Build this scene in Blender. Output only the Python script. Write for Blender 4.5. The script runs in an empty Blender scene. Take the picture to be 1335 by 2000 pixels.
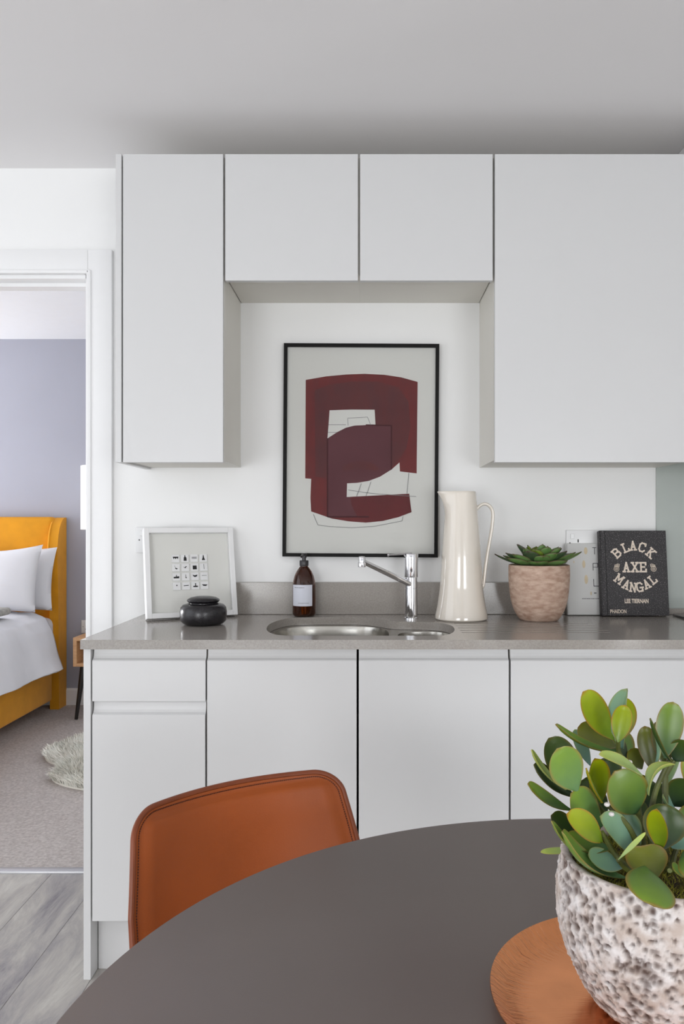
import bpy, bmesh, math, random
from mathutils import Vector, Matrix, noise
import numpy as np

# ------------------------------------------------------------------ camera, world, lights
SC = bpy.context.scene
COL = SC.collection
F = 1576.0          # focal length in pixels of the 2000 px high frame
EYE = 1.205         # lens height above the floor
HX, HY = 720.0, 1022.0   # where the straight-ahead line meets the frame
cam_d = bpy.data.cameras.new('camera')
cam = bpy.data.objects.new('camera', cam_d)
COL.objects.link(cam)
cam.location = (0, 0, EYE)
cam.rotation_euler = (math.pi / 2, 0, 0)
cam_d.sensor_fit = 'VERTICAL'
cam_d.sensor_height = 36.0
cam_d.sensor_width = 24.03
cam_d.lens = F / 2000 * 36.0
cam_d.shift_x = -(HX - 667.5) / 2000
cam_d.shift_y = (HY - 1000) / 2000
cam_d.clip_start = 0.02
SC.camera = cam

vs = SC.view_settings
vs.view_transform = 'Standard'
vs.look = 'None'
vs.gamma = 1.0
vs.use_curve_mapping = False
vs.exposure = 0.0

W = bpy.data.worlds.new('world')
SC.world = W
W.use_nodes = True
W.node_tree.nodes['Background'].inputs[0].default_value = (0.80, 0.88, 1.0, 1)
W.node_tree.nodes['Background'].inputs[1].default_value = 1.0


def area(name, loc, rot, sx, sy, power, color=(1, 1, 1)):
    l = bpy.data.lights.new(name, 'AREA')
    l.shape = 'RECTANGLE'
    l.size, l.size_y, l.energy, l.color = sx, sy, power, color
    o = bpy.data.objects.new(name, l)
    o.location, o.rotation_euler = loc, rot
    COL.objects.link(o)
    return o


R90 = math.pi / 2
# daylight entering through the three window openings
area('window_light_left', (-2.63, 0.90, 1.30), (0, -R90, 0), 2.0, 2.4, 15, (1.0, 0.99, 0.975))
area('window_light_rear', (-1.72, -2.97, .92), (R90, 0, 0), 1.5, 1.35, 53, (0.98, 0.99, 1.0))
area('window_light_rear', (1.52, -2.97, .92), (R90, 0, 0), 1.3, 1.35, 51, (0.98, 0.99, 1.0))
area('window_light_bedroom', (-4.87, 4.75, 1.12), (0, -R90, 0), .8, .9, 112, (0.97, 0.98, 1.0))


def P(px, py, D):
    return Vector(((px - HX) * D / F, D, EYE - (py - HY) * D / F))


# ------------------------------------------------------------------ materials
def lin(c):
    return tuple(((v / 255) / 12.92 if v / 255 <= 0.04045 else ((v / 255 + 0.055) / 1.055) ** 2.4) for v in c)


def nodes_of(m):
    return m.node_tree.nodes, m.node_tree.links


def mat(name, rgb, rough=0.5, metal=0.0, vary=0.0, vscale=20.0, bump=0.0, bscale=200.0, spec=0.5, coat=0.0,
        rgb2=None, stretch=(1, 1, 1), sheen=0.0, detail=4.0, trans=0.0):
    m = bpy.data.materials.new(name)
    m.use_nodes = True
    N, L = nodes_of(m)
    b = N['Principled BSDF']
    c = lin(rgb)
    b.inputs['Base Color'].default_value = (*c, 1)
    b.inputs['Roughness'].default_value = rough
    b.inputs['Metallic'].default_value = metal
    b.inputs['Specular IOR Level'].default_value = spec
    b.inputs['Coat Weight'].default_value = coat
    b.inputs['Sheen Weight'].default_value = sheen
    b.inputs['Transmission Weight'].default_value = trans
    tc = N.new('ShaderNodeTexCoord')
    mp = N.new('ShaderNodeMapping')
    mp.inputs['Scale'].default_value = stretch
    L.new(tc.outputs['Object'], mp.inputs['Vector'])
    if vary or rgb2:
        n = N.new('ShaderNodeTexNoise')
        n.inputs['Scale'].default_value = vscale
        n.inputs['Detail'].default_value = detail
        L.new(mp.outputs[0], n.inputs['Vector'])
        r = N.new('ShaderNodeValToRGB')
        r.color_ramp.elements[0].position = 0.3
        r.color_ramp.elements[1].position = 0.7
        if rgb2:
            c2 = lin(rgb2)
            r.color_ramp.elements[0].color = (*c, 1)
            r.color_ramp.elements[1].color = (*c2, 1)
        else:
            r.color_ramp.elements[0].color = (*[v * (1 - vary) for v in c], 1)
            r.color_ramp.elements[1].color = (*[min(1, v * (1 + vary)) for v in c], 1)
        L.new(n.outputs['Fac'], r.inputs[0])
        L.new(r.outputs[0], b.inputs['Base Color'])
    if bump:
        n2 = N.new('ShaderNodeTexNoise')
        n2.inputs['Scale'].default_value = bscale
        n2.inputs['Detail'].default_value = 5
        L.new(mp.outputs[0], n2.inputs['Vector'])
        bp = N.new('ShaderNodeBump')
        bp.inputs['Strength'].default_value = bump
        bp.inputs['Distance'].default_value = 0.002
        L.new(n2.outputs['Fac'], bp.inputs['Height'])
        L.new(bp.outputs[0], b.inputs['Normal'])
    return m


M = {}
M['wall'] = mat('wall_paint', (243, 243, 242), 0.85, vary=0.01, vscale=2, bump=0.05, bscale=400, spec=0.2)
M['ceiling'] = mat('ceiling_paint', (238, 236, 236), 0.9, spec=0.1, vary=0.008, vscale=1.5)
M['bedceil'] = mat('bedroom_ceiling_paint', (222, 223, 226), 0.9, spec=0.1, vary=0.008)
M['bedwall'] = mat('lilac_grey_paint', (170, 171, 182), 0.85, spec=0.15, vary=0.015, vscale=3)
M['gloss'] = mat('white_satin_wood', (240, 240, 240), 0.35, vary=0.005, spec=0.4)
M['door'] = mat('white_cabinet_lacquer', (214, 214, 214), 0.32, vary=0.006, vscale=3, spec=0.4)
M['carcass'] = mat('white_melamine', (226, 223, 215), 0.5, vary=0.01, vscale=8)
M['gapdark'] = mat('dark_gap', (30, 28, 26), 0.8, vary=0.05)
M['white'] = mat('white_plastic', (238, 238, 238), 0.3, vary=0.005)
M['chrome'] = mat('chrome', (225, 225, 228), 0.06, 1.0, vary=0.01)
M['steel'] = mat('brushed_steel', (190, 187, 180), 0.22, 1.0, vary=0.05, vscale=60, stretch=(1, 8, 1))
M['blackp'] = mat('black_plastic', (38, 34, 36), 0.3, vary=0.05)
M['blackframe'] = mat('black_frame_wood', (20, 19, 18), 0.5, vary=0.08, spec=0.15)
M['hob'] = mat('black_hob_glass', (20, 20, 24), 0.08, vary=0.05)
M['stoneware'] = mat('black_stoneware', (32, 30, 33), 0.26, vary=0.12, vscale=90, bump=0.15, bscale=300)
M['cream'] = mat('cream_glaze', (232, 224, 212), 0.12, vary=0.02, vscale=6, coat=0.6, spec=0.6)
M['brass'] = mat('copper', (228, 152, 102), 0.26, 1.0, vary=0.08, vscale=30, bump=0.0)
M['yellow'] = mat('mustard_velvet', (224, 152, 8), 0.8, vary=0.10, vscale=7, sheen=0.12, bump=0.1, bscale=500)
M['linen'] = mat('white_linen', (226, 226, 230), 0.9, vary=0.015, vscale=10, bump=0.25, bscale=60, spec=0.1)
M['throw'] = mat('grey_beige_knit', (170, 168, 162), 0.9, vary=0.25, vscale=40, bump=0.4, bscale=200)
M['oak'] = mat('oak', (222, 176, 130), 0.5, rgb2=(200, 150, 104), vscale=14, stretch=(1, 1, 8))
M['darkwood'] = mat('black_painted_wood', (30, 26, 24), 0.4, vary=0.1)
M['carpet'] = mat('grey_beige_carpet', (176, 168, 164), 0.95, rgb2=(210, 203, 199), vscale=90, bump=0.9, bscale=420, spec=0.05, detail=8)
M['fur'] = mat('ivory_wool', (255, 251, 240), 0.8, vary=0.05, vscale=10, sheen=0.3)
M['shade'] = mat('white_lamp_fabric', (250, 248, 240), 0.9, vary=0.01)
M['table'] = mat('taupe_table_laminate', (103, 93, 89), 0.42, vary=0.03, vscale=5, spec=0.35, bump=0.02, bscale=300)
M['leather'] = mat('cognac_leather', (150, 72, 22), 0.42, vary=0.14, vscale=5, bump=0.12, bscale=600, spec=0.35)
M['leather_edge'] = mat('pale_tan_leather_edge', (226, 172, 138), 0.5, vary=0.05, vscale=30)
M['stitch'] = mat('dark_brown_thread', (74, 32, 14), 0.7, vary=0.1)
M['binding'] = mat('brown_leather_binding', (122, 58, 24), 0.45, vary=0.1, vscale=30)
M['soil'] = mat('dark_soil', (44, 34, 22), 0.95, rgb2=(84, 66, 34), vscale=160, bump=0.8, bscale=200)
M['moss'] = mat('green_moss', (84, 96, 22), 0.9, rgb2=(186, 176, 70), vscale=120)
M['stem'] = mat('plant_stem', (96, 104, 44), 0.5, rgb2=(58, 60, 26), vscale=60)
M['node'] = mat('pale_stem_scar', (214, 208, 206), 0.6, vary=0.05)
M['paper'] = mat('off_white_paper', (206, 206, 201), 0.8, vary=0.01, vscale=5)
M['matboard'] = mat('grey_matboard', (228, 228, 223), 0.9, vary=0.012, vscale=12)
M['tile'] = mat('white_tile_card', (238, 238, 238), 0.6, vary=0.02)
M['ink'] = mat('black_ink', (34, 34, 34), 0.8, vary=0.1)
M['inkgrey'] = mat('grey_ink', (120, 120, 120), 0.8, vary=0.1)
M['red1'] = mat('maroon_print', (106, 38, 37), 0.75, rgb2=(94, 35, 36), vscale=14, stretch=(3, 1, 1))
M['red2'] = mat('dark_maroon_print', (80, 40, 43), 0.75, rgb2=(92, 40, 40), vscale=9, stretch=(2, 1, 1))
M['red3'] = mat('dusky_purple_area', (92, 50, 56), 0.75, rgb2=(82, 40, 46), vscale=7)  # duller purple laid over part of the maroon
M['red4'] = mat('deep_red_print', (98, 32, 34), 0.75, rgb2=(84, 30, 32), vscale=12)
M['red5'] = mat('dark_red_outline', (62, 16, 20), 0.75, vary=0.05)
M['label'] = mat('pale_label_paper', (214, 216, 226), 0.6, vary=0.01)
M['bookcream'] = mat('cream_print', (226, 212, 196), 0.7, vary=0.06, vscale=300)
M['bookwhite'] = mat('white_book_cloth', (208, 208, 206), 0.6, vary=0.01)
M['pages'] = mat('book_pages', (220, 214, 200), 0.9, vary=0.05, vscale=200)
M['gold'] = mat('faded_gold_print', (206, 190, 160), 0.6, vary=0.1)
M['glasspanel'] = mat('pale_green_splashback', (180, 187, 182), 0.12, vary=0.01)
M['metalstrip'] = mat('aluminium_strip', (205, 205, 208), 0.4, 0.6, vary=0.03)

# counter stone: fine speckle
m = mat('grey_quartz', (152, 146, 140), 0.15, rgb2=(169, 163, 156), vscale=240, detail=8, spec=0.5)
M['quartz'] = m
# terracotta small pot with weathered band
m = mat('weathered_terracotta', (208, 182, 164), 0.8, rgb2=(166, 134, 114), vscale=34, bump=0.5, bscale=140, stretch=(1, 1, 2.5), detail=10)
M['terracotta'] = m

# black speckled book cloth
m = mat('black_speckled_cover', (40, 38, 39), 0.55)
N, L = nodes_of(m)
tc = N.new('ShaderNodeTexCoord')
v = N.new('ShaderNodeTexNoise'); v.inputs['Scale'].default_value = 330; v.inputs['Detail'].default_value = 2
L.new(tc.outputs['Object'], v.inputs['Vector'])
r = N.new('ShaderNodeValToRGB')
r.color_ramp.elements[0].position = 0.56; r.color_ramp.elements[0].color = (*lin((34, 31, 33)), 1)
r.color_ramp.elements[1].position = 0.72; r.color_ramp.elements[1].color = (*lin((128, 122, 124)), 1)
L.new(v.outputs['Fac'], r.inputs[0]); L.new(r.outputs[0], N['Principled BSDF'].inputs['Base Color'])
M['bookblack'] = m

# planks: weathered grey wood, each plank with its own shift
m = bpy.data.materials.new('grey_weathered_plank'); m.use_nodes = True
N, L = nodes_of(m); b = N['Principled BSDF']
b.inputs['Roughness'].default_value = 0.42
tc = N.new('ShaderNodeTexCoord'); oi = N.new('ShaderNodeObjectInfo')
mul = N.new('ShaderNodeVectorMath'); mul.operation = 'SCALE'; mul.inputs[3].default_value = 37.0
cmb = N.new('ShaderNodeCombineXYZ')
L.new(oi.outputs['Random'], cmb.inputs[0]); L.new(oi.outputs['Random'], cmb.inputs[1]); L.new(cmb.outputs[0], mul.inputs[0])
add = N.new('ShaderNodeVectorMath'); add.operation = 'ADD'
L.new(tc.outputs['Object'], add.inputs[0]); L.new(mul.outputs[0], add.inputs[1])
mp = N.new('ShaderNodeMapping'); mp.inputs['Scale'].default_value = (11, 2.6, 1); L.new(add.outputs[0], mp.inputs[0])
n1 = N.new('ShaderNodeTexNoise'); n1.inputs['Scale'].default_value = .9; n1.inputs['Detail'].default_value = 12; n1.inputs['Roughness'].default_value = 0.74; n1.inputs['Distortion'].default_value = .6
L.new(mp.outputs[0], n1.inputs['Vector'])
r = N.new('ShaderNodeValToRGB')
e = r.color_ramp.elements
e[0].position = 0.32; e[0].color = (*lin((124, 122, 128)), 1)
e[1].position = 0.70; e[1].color = (*lin((210, 207, 200)), 1)
k = e.new(0.44); k.color = (*lin((162, 158, 158)), 1)
k = e.new(0.57); k.color = (*lin((188, 184, 178)), 1)
L.new(n1.outputs['Fac'], r.inputs[0]); L.new(r.outputs[0], b.inputs['Base Color'])
bp = N.new('ShaderNodeBump'); bp.inputs['Strength'].default_value = 0.25; bp.inputs['Distance'].default_value = 0.001
L.new(n1.outputs['Fac'], bp.inputs['Height']); L.new(bp.outputs[0], b.inputs['Normal'])
M['plank'] = m

# amber bottle glass
m = mat('amber_glass', (104, 52, 14), 0.05, trans=0.88, spec=0.6)
m.node_tree.nodes['Principled BSDF'].inputs['Base Color'].default_value = (*lin((112, 52, 14)), 1)
M['amber'] = m

# thin clear pane
m = bpy.data.materials.new('clear_glass_pane'); m.use_nodes = True
N, L = nodes_of(m); out = N['Material Output']; N.remove(N['Principled BSDF'])
tr = N.new('ShaderNodeBsdfTransparent'); gl = N.new('ShaderNodeBsdfGlossy'); gl.inputs['Roughness'].default_value = 0.0
fr = N.new('ShaderNodeFresnel'); fr.inputs[0].default_value = 1.10
mx = N.new('ShaderNodeMixShader'); L.new(fr.outputs[0], mx.inputs[0]); L.new(tr.outputs[0], mx.inputs[1]); L.new(gl.outputs[0], mx.inputs[2])
L.new(mx.outputs[0], out.inputs[0])
M['pane'] = m


# leaf materials: rim colour comes from a per-vertex attribute (the leaf edges really are red-brown)
def leaf_mat(name, base, tip, rimc, rough=0.30, trl=0.22):
    m = bpy.data.materials.new(name); m.use_nodes = True
    N, L = nodes_of(m); b = N['Principled BSDF']
    b.inputs['Roughness'].default_value = rough
    at = N.new('ShaderNodeAttribute'); at.attribute_name = 'along'
    ar = N.new('ShaderNodeAttribute'); ar.attribute_name = 'rim'
    nz = N.new('ShaderNodeTexNoise'); nz.inputs['Scale'].default_value = 45; nz.inputs['Detail'].default_value = 3
    tc = N.new('ShaderNodeTexCoord'); L.new(tc.outputs['Object'], nz.inputs['Vector'])
    ma = N.new('ShaderNodeMath'); ma.operation = 'MULTIPLY_ADD'; ma.inputs[1].default_value = 0.7; ma.inputs[2].default_value = -0.35
    L.new(nz.outputs['Fac'], ma.inputs[0])
    ad = N.new('ShaderNodeMath'); ad.operation = 'ADD'; L.new(ma.outputs[0], ad.inputs[0]); L.new(at.outputs['Fac'], ad.inputs[1])
    m1 = N.new('ShaderNodeMix'); m1.data_type = 'RGBA'
    m1.inputs[6].default_value = (*lin(base), 1); m1.inputs[7].default_value = (*lin(tip), 1)
    L.new(ad.outputs[0], m1.inputs[0])
    m2 = N.new('ShaderNodeMix'); m2.data_type = 'RGBA'; m2.inputs[7].default_value = (*lin(rimc), 1)
    L.new(m1.outputs[2], m2.inputs[6]); L.new(ar.outputs['Fac'], m2.inputs[0])
    L.new(m2.outputs[2], b.inputs['Base Color'])
    t = N.new('ShaderNodeBsdfTranslucent'); L.new(m2.outputs[2], t.inputs[0])
    mx = N.new('ShaderNodeMixShader'); mx.inputs[0].default_value = trl
    L.new(b.outputs[0], mx.inputs[1]); L.new(t.outputs[0], mx.inputs[2]); L.new(mx.outputs[0], N['Material Output'].inputs[0])
    return m


LM = {
    'g': leaf_mat('leaf_mid_green', (70, 104, 62), (118, 148, 44), (150, 112, 50)),
    'l': leaf_mat('leaf_light_green', (98, 138, 92), (142, 176, 70), (170, 140, 80)),
    'y': leaf_mat('leaf_yellow_green', (96, 126, 30), (168, 182, 16), (176, 110, 40)),
    'd': leaf_mat('leaf_dark_green', (44, 66, 46), (70, 92, 34), (110, 100, 46)),
    't': leaf_mat('leaf_blue_green', (112, 150, 138), (136, 174, 132), (160, 160, 90)),
    'p': leaf_mat('leaf_pale_green', (150, 176, 120), (182, 200, 96), (190, 180, 100)),
    'o': leaf_mat('leaf_olive', (84, 92, 56), (116, 122, 30), (140, 100, 50)),
    's': leaf_mat('succulent_green', (142, 172, 108), (96, 138, 70), (96, 60, 50), 0.45, 0.1),
    'sy': leaf_mat('succulent_yellow_green', (178, 190, 70), (112, 146, 46), (96, 70, 50), 0.45, 0.15),
    'sd': leaf_mat('succulent_dark_green', (76, 100, 64), (62, 84, 54), (80, 50, 46), 0.5, 0.05),
}

# lava pot: stone with brown mineral pits (attribute marks the pits)
m = bpy.data.materials.new('pitted_lava_stone'); m.use_nodes = True
N, L = nodes_of(m); b = N['Principled BSDF']; b.inputs['Roughness'].default_value = 0.85
ap = N.new('ShaderNodeAttribute'); ap.attribute_name = 'pit'
nz = N.new('ShaderNodeTexNoise'); nz.inputs['Scale'].default_value = 60; nz.inputs['Detail'].default_value = 6
tc = N.new('ShaderNodeTexCoord'); L.new(tc.outputs['Object'], nz.inputs['Vector'])
r1 = N.new('ShaderNodeValToRGB'); r1.color_ramp.elements[0].position = .35; r1.color_ramp.elements[1].position = .65
r1.color_ramp.elements[0].color = (*lin((192, 176, 166)), 1); r1.color_ramp.elements[1].color = (*lin((228, 222, 220)), 1)
L.new(nz.outputs['Fac'], r1.inputs[0])
mx = N.new('ShaderNodeMix'); mx.data_type = 'RGBA'; mx.inputs[7].default_value = (*lin((84, 64, 56)), 1)
L.new(r1.outputs[0], mx.inputs[6]); L.new(ap.outputs['Fac'], mx.inputs[0]); L.new(mx.outputs[2], b.inputs['Base Color'])
M['lava'] = m

# hammered copper: bump
N, L = nodes_of(M['brass'])
tc = N.new('ShaderNodeTexCoord')
sx3 = N.new('ShaderNodeSeparateXYZ'); L.new(tc.outputs['Object'], sx3.inputs[0])
at2 = N.new('ShaderNodeMath'); at2.operation = 'ARCTAN2'; L.new(sx3.outputs[1], at2.inputs[0]); L.new(sx3.outputs[0], at2.inputs[1])
am = N.new('ShaderNodeMath'); am.operation = 'MULTIPLY'; am.inputs[1].default_value = 34.0; L.new(at2.outputs[0], am.inputs[0])
ln_ = N.new('ShaderNodeVectorMath'); ln_.operation = 'LENGTH'; L.new(tc.outputs['Object'], ln_.inputs[0])
rm = N.new('ShaderNodeMath'); rm.operation = 'MULTIPLY'; rm.inputs[1].default_value = 30.0; L.new(ln_.outputs['Value'], rm.inputs[0])
cb3 = N.new('ShaderNodeCombineXYZ'); L.new(am.outputs[0], cb3.inputs[0]); L.new(rm.outputs[0], cb3.inputs[1])
vo = N.new('ShaderNodeTexNoise'); vo.inputs['Scale'].default_value = 1.0; vo.inputs['Detail'].default_value = 3
L.new(cb3.outputs[0], vo.inputs['Vector'])
bp = N.new('ShaderNodeBump'); bp.inputs['Strength'].default_value = 0.6; bp.inputs['Distance'].default_value = 0.003
mk_ = N.new('ShaderNodeMapRange'); mk_.inputs[1].default_value = .118; mk_.inputs[2].default_value = .140; mk_.inputs[3].default_value = .08; L.new(ln_.outputs['Value'], mk_.inputs[0])
mq_ = N.new('ShaderNodeMath'); mq_.operation = 'MULTIPLY'; L.new(vo.outputs['Fac'], mq_.inputs[0]); L.new(mk_.outputs[0], mq_.inputs[1])
L.new(mq_.outputs[0], bp.inputs['Height']); L.new(bp.outputs[0], N['Principled BSDF'].inputs['Normal'])
# brushed line bump kept subtle by roughness above

# table specks
N, L = nodes_of(M['table'])
b = N['Principled BSDF']
old = b.inputs['Base Color'].links[0].from_socket
vo = N.new('ShaderNodeTexVoronoi'); vo.inputs['Scale'].default_value = 26
tc = N.new('ShaderNodeTexCoord'); L.new(tc.outputs['Object'], vo.inputs['Vector'])
mr = N.new('ShaderNodeMapRange'); mr.inputs[1].default_value = 0.03; mr.inputs[2].default_value = 0.055; mr.inputs[3].default_value = 0.45; mr.inputs[4].default_value = 0
L.new(vo.outputs['Distance'], mr.inputs[0])
sel = N.new('ShaderNodeMath'); sel.operation = 'GREATER_THAN'; sel.inputs[1].default_value = 0.78
L.new(vo.outputs['Color'], sel.inputs[0])
mm = N.new('ShaderNodeMath'); mm.operation = 'MULTIPLY'; L.new(mr.outputs[0], mm.inputs[0]); L.new(sel.outputs[0], mm.inputs[1])
mx = N.new('ShaderNodeMix'); mx.data_type = 'RGBA'; mx.inputs[7].default_value = (*lin((150, 142, 136)), 1)
L.new(old, mx.inputs[6]); L.new(mm.outputs[0], mx.inputs[0]); L.new(mx.outputs[2], b.inputs['Base Color'])


# ------------------------------------------------------------------ object helpers
ROOT = {}   # name -> world matrix of every root


def finish(name, me, m, parent=None, smooth=True, world=True, angle=35):
    o = bpy.data.objects.new(name, me)
    COL.objects.link(o)
    if m is not None:
        me.materials.append(m)
    if parent is not None:
        o.parent = parent
        if world:
            top = parent
            while top.parent:
                top = top.parent
            me.transform(ROOT[top.name].inverted())
    else:
        ROOT[o.name] = Matrix.Identity(4)
    if smooth and len(me.polygons):
        me.polygons.foreach_set('use_smooth', [True] * len(me.polygons))
        try:
            me.set_sharp_from_angle(angle=math.radians(angle))
        except Exception:
            pass
    return o


class MB:
    def __init__(s):
        s.b = bmesh.new()

    def box(s, x0, x1, y0, y1, z0, z1, bev=0.0, seg=2):
        t = bmesh.new()
        bmesh.ops.create_cube(t, size=1)
        for v in t.verts:
            v.co = Vector(((x0 + x1) / 2 + v.co.x * (x1 - x0), (y0 + y1) / 2 + v.co.y * (y1 - y0), (z0 + z1) / 2 + v.co.z * (z1 - z0)))
        if bev:
            bmesh.ops.bevel(t, geom=t.edges[:], offset=bev, segments=seg, profile=0.5, affect='EDGES')
        s._merge(t)
        return s

    def _merge(s, t):
        me = bpy.data.meshes.new('t')
        t.to_mesh(me); t.free()
        s.b.from_mesh(me)
        bpy.data.meshes.remove(me)

    def lathe(s, prof, c=(0, 0, 0), seg=48, rad=None):
        """prof: (r, z) from bottom to top; closed at r=0 ends. rad(angle, r, z) may modify the radius"""
        rings = []
        for (r, z) in prof:
            if r <= 1e-6:
                rings.append([s.b.verts.new((c[0], c[1], c[2] + z))])
            else:
                ring = []
                for i in range(seg):
                    a = 2 * math.pi * i / seg
                    rr = rad(a, r, z) if rad else r
                    ring.append(s.b.verts.new((c[0] + rr * math.cos(a), c[1] + rr * math.sin(a), c[2] + z)))
                rings.append(ring)
        for A, B in zip(rings, rings[1:]):
            if len(A) == 1 and len(B) == 1:
                continue
            for i in range(seg):
                j = (i + 1) % seg
                if len(A) == 1:
                    s.b.faces.new((A[0], B[j], B[i]))
                elif len(B) == 1:
                    s.b.faces.new((A[i], A[j], B[0]))
                else:
                    s.b.faces.new((A[i], A[j], B[j], B[i]))
        return s

    def tube(s, pts, rad, seg=12, flat=(1, 1), caps=True):
        pts = [Vector(p) for p in pts]
        n = len(pts)
        rad = rad if isinstance(rad, (list, tuple)) else [rad] * n
        up = Vector((0.013, 0.021, 1))
        rings = []
        side = None
        for i, p in enumerate(pts):
            t = (pts[min(i + 1, n - 1)] - pts[max(i - 1, 0)]).normalized()
            if side is None:
                ref = up if abs(t.dot(up.normalized())) < 0.9 else Vector((1, 0, 0))
                side = t.cross(ref).normalized()
            side = (side - t * side.dot(t)).normalized()
            u = side.cross(t).normalized()
            rings.append([s.b.verts.new(p + (side * math.cos(2 * math.pi * k / seg) * flat[0] + u * math.sin(2 * math.pi * k / seg) * flat[1]) * rad[i]) for k in range(seg)])
        for A, B in zip(rings, rings[1:]):
            for k in range(seg):
                j = (k + 1) % seg
                s.b.faces.new((A[k], B[k], B[j], A[j]))
        if caps:
            s.b.faces.new(rings[0])
            s.b.faces.new(rings[-1][::-1])
        return s

    def prism(s, poly, axis, a0, a1):
        """poly of 2-D points extruded along axis ('x': points are (y,z); 'y': (x,z); 'z': (x,y))"""
        def mk(p, a):
            return {'x': (a, p[0], p[1]), 'y': (p[0], a, p[1]), 'z': (p[0], p[1], a)}[axis]
        A = [s.b.verts.new(mk(p, a0)) for p in poly]
        B = [s.b.verts.new(mk(p, a1)) for p in poly]
        n = len(poly)
        for i in range(n):
            j = (i + 1) % n
            s.b.faces.new((A[i], A[j], B[j], B[i]))
        s.b.faces.new(A[::-1]); s.b.faces.new(B)
        return s

    def grid(s, fn, nu, nv, closed_u=False):
        V = [[s.b.verts.new(fn(i / (nu - (0 if closed_u else 1)), j / (nv - 1))) for i in range(nu)] for j in range(nv)]
        for j in range(nv - 1):
            for i in range(nu if closed_u else nu - 1):
                k = (i + 1) % nu
                s.b.faces.new((V[j][i], V[j][k], V[j + 1][k], V[j + 1][i]))
        return s

    def mesh(s, name='m', normals=True):
        if normals:
            bmesh.ops.recalc_face_normals(s.b, faces=s.b.faces[:])
        me = bpy.data.meshes.new(name)
        s.b.to_mesh(me); s.b.free()
        return me

    def build(s, name, m, parent=None, smooth=True, world=True, angle=35):
        return finish(name, s.mesh(name), m, parent, smooth, world, angle)


def root(name, loc, label, cat, group=None, rot=(0, 0, 0)):
    o = bpy.data.objects.new(name, None)
    COL.objects.link(o)
    o.empty_display_size = 0.05
    o.location = loc
    o.rotation_euler = rot
    from mathutils import Euler
    ROOT[o.name] = Matrix.LocRotScale(Vector(loc), Euler(rot), Vector((1, 1, 1)))
    tag(o, label, cat, group)
    return o


def tag(o, label, cat, group=None):
    o['label'] = label
    o['category'] = cat
    if group:
        o['group'] = group
    return o


def struct(o, label=None):
    o['kind'] = 'structure'
    if label:
        o['label'] = label
    return o


def curve_mesh(loops, thick, bevel=0.0):
    """filled 2-D curve with holes, extruded: returns mesh spanning z -thick/2..thick/2"""
    cd = bpy.data.curves.new('c', 'CURVE')
    cd.dimensions = '2D'
    cd.fill_mode = 'BOTH'
    for lp in loops:
        sp = cd.splines.new('POLY')
        sp.points.add(len(lp) - 1)
        for q, p in zip(sp.points, lp):
            q.co = (p[0], p[1], 0, 1)
        sp.use_cyclic_u = True
    cd.extrude = thick / 2 - bevel
    if bevel:
        cd.bevel_depth = bevel
        cd.bevel_resolution = 1
        cd.offset = -bevel
    return _conv(cd)


def _conv(cd):
    o = bpy.data.objects.new('c', cd)
    COL.objects.link(o)
    bpy.context.view_layer.update()
    dg = bpy.context.evaluated_depsgraph_get()
    me = bpy.data.meshes.new_from_object(o.evaluated_get(dg))
    bpy.data.objects.remove(o)
    me.materials.clear()
    return me


def text_mesh(s, size, bold=0.0, depth=0.0003, spacing=1.0):
    cd = bpy.data.curves.new('t', 'FONT')
    cd.body = s
    cd.size = size
    cd.offset = bold
    cd.extrude = depth
    cd.align_x = 'CENTER'
    cd.align_y = 'CENTER'
    cd.space_character = spacing
    cd.resolution_u = 4
    return _conv(cd)


def catmull(pts, n=6, closed=False):
    pts = [Vector(p) for p in pts]
    out = []
    N_ = len(pts)
    rng = range(N_ if closed else N_ - 1)
    for i in rng:
        if closed:
            p0, p1, p2, p3 = pts[(i - 1) % N_], pts[i], pts[(i + 1) % N_], pts[(i + 2) % N_]
        else:
            p0, p1, p2, p3 = pts[max(i - 1, 0)], pts[i], pts[i + 1], pts[min(i + 2, N_ - 1)]
        for k in range(n):
            t = k / n
            out.append(0.5 * ((2 * p1) + (p2 - p0) * t + (2 * p0 - 5 * p1 + 4 * p2 - p3) * t * t + (3 * p1 - p0 - 3 * p2 + p3) * t ** 3))
    if not closed:
        out.append(pts[-1])
    return out


# ------------------------------------------------------------------ the room
YB = 2.717           # kitchen back wall
YB2 = 2.817          # its bedroom face
HC = 2.40            # kitchen ceiling
DX0, DX1, DZ = -1.71, -0.934, 2.05   # doorway
XL, XR, YR = -2.65, 2.3, -3.0
YD = 5.345           # bedroom far wall
BX0, BX1 = -4.9, -0.45


def wallbox(name, boxes, m):
    b = MB()
    for bx in boxes:
        b.box(*bx)
    return struct(b.build(name, m, smooth=False))


wallbox('wall_back', [(XL, DX0, YB, YB2, 0, 2.6), (DX1, XR, YB, YB2, 0, 2.6), (DX0, DX1, YB, YB2, DZ, 2.6)], M['wall'])
wallbox('wall_left', [(XL - .1, XL, YR, -.35, 0, HC), (XL - .1, XL, 2.15, YB2, 0, HC), (XL - .1, XL, -.35, 2.15, 0, .25), (XL - .1, XL, -.35, 2.15, 2.35, HC)], M['wall'])
wallbox('wall_right', [(XR, XR + .1, YR, YB2, 0, HC)], M['wall'])
wallbox('wall_rear', [(XL, -2.5, YR - .1, YR, 0, HC), (-.94, .84, YR - .1, YR, 0, HC), (2.2, XR, YR - .1, YR, 0, HC), (-2.5, 2.2, YR - .1, YR, 0, .25), (-2.5, 2.2, YR - .1, YR, 2.35, HC)], M['wall'])
wallbox('ceiling', [(XL - .1, XR + .1, YR - .1, YB, HC, HC + .1)], M['ceiling'])
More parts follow.
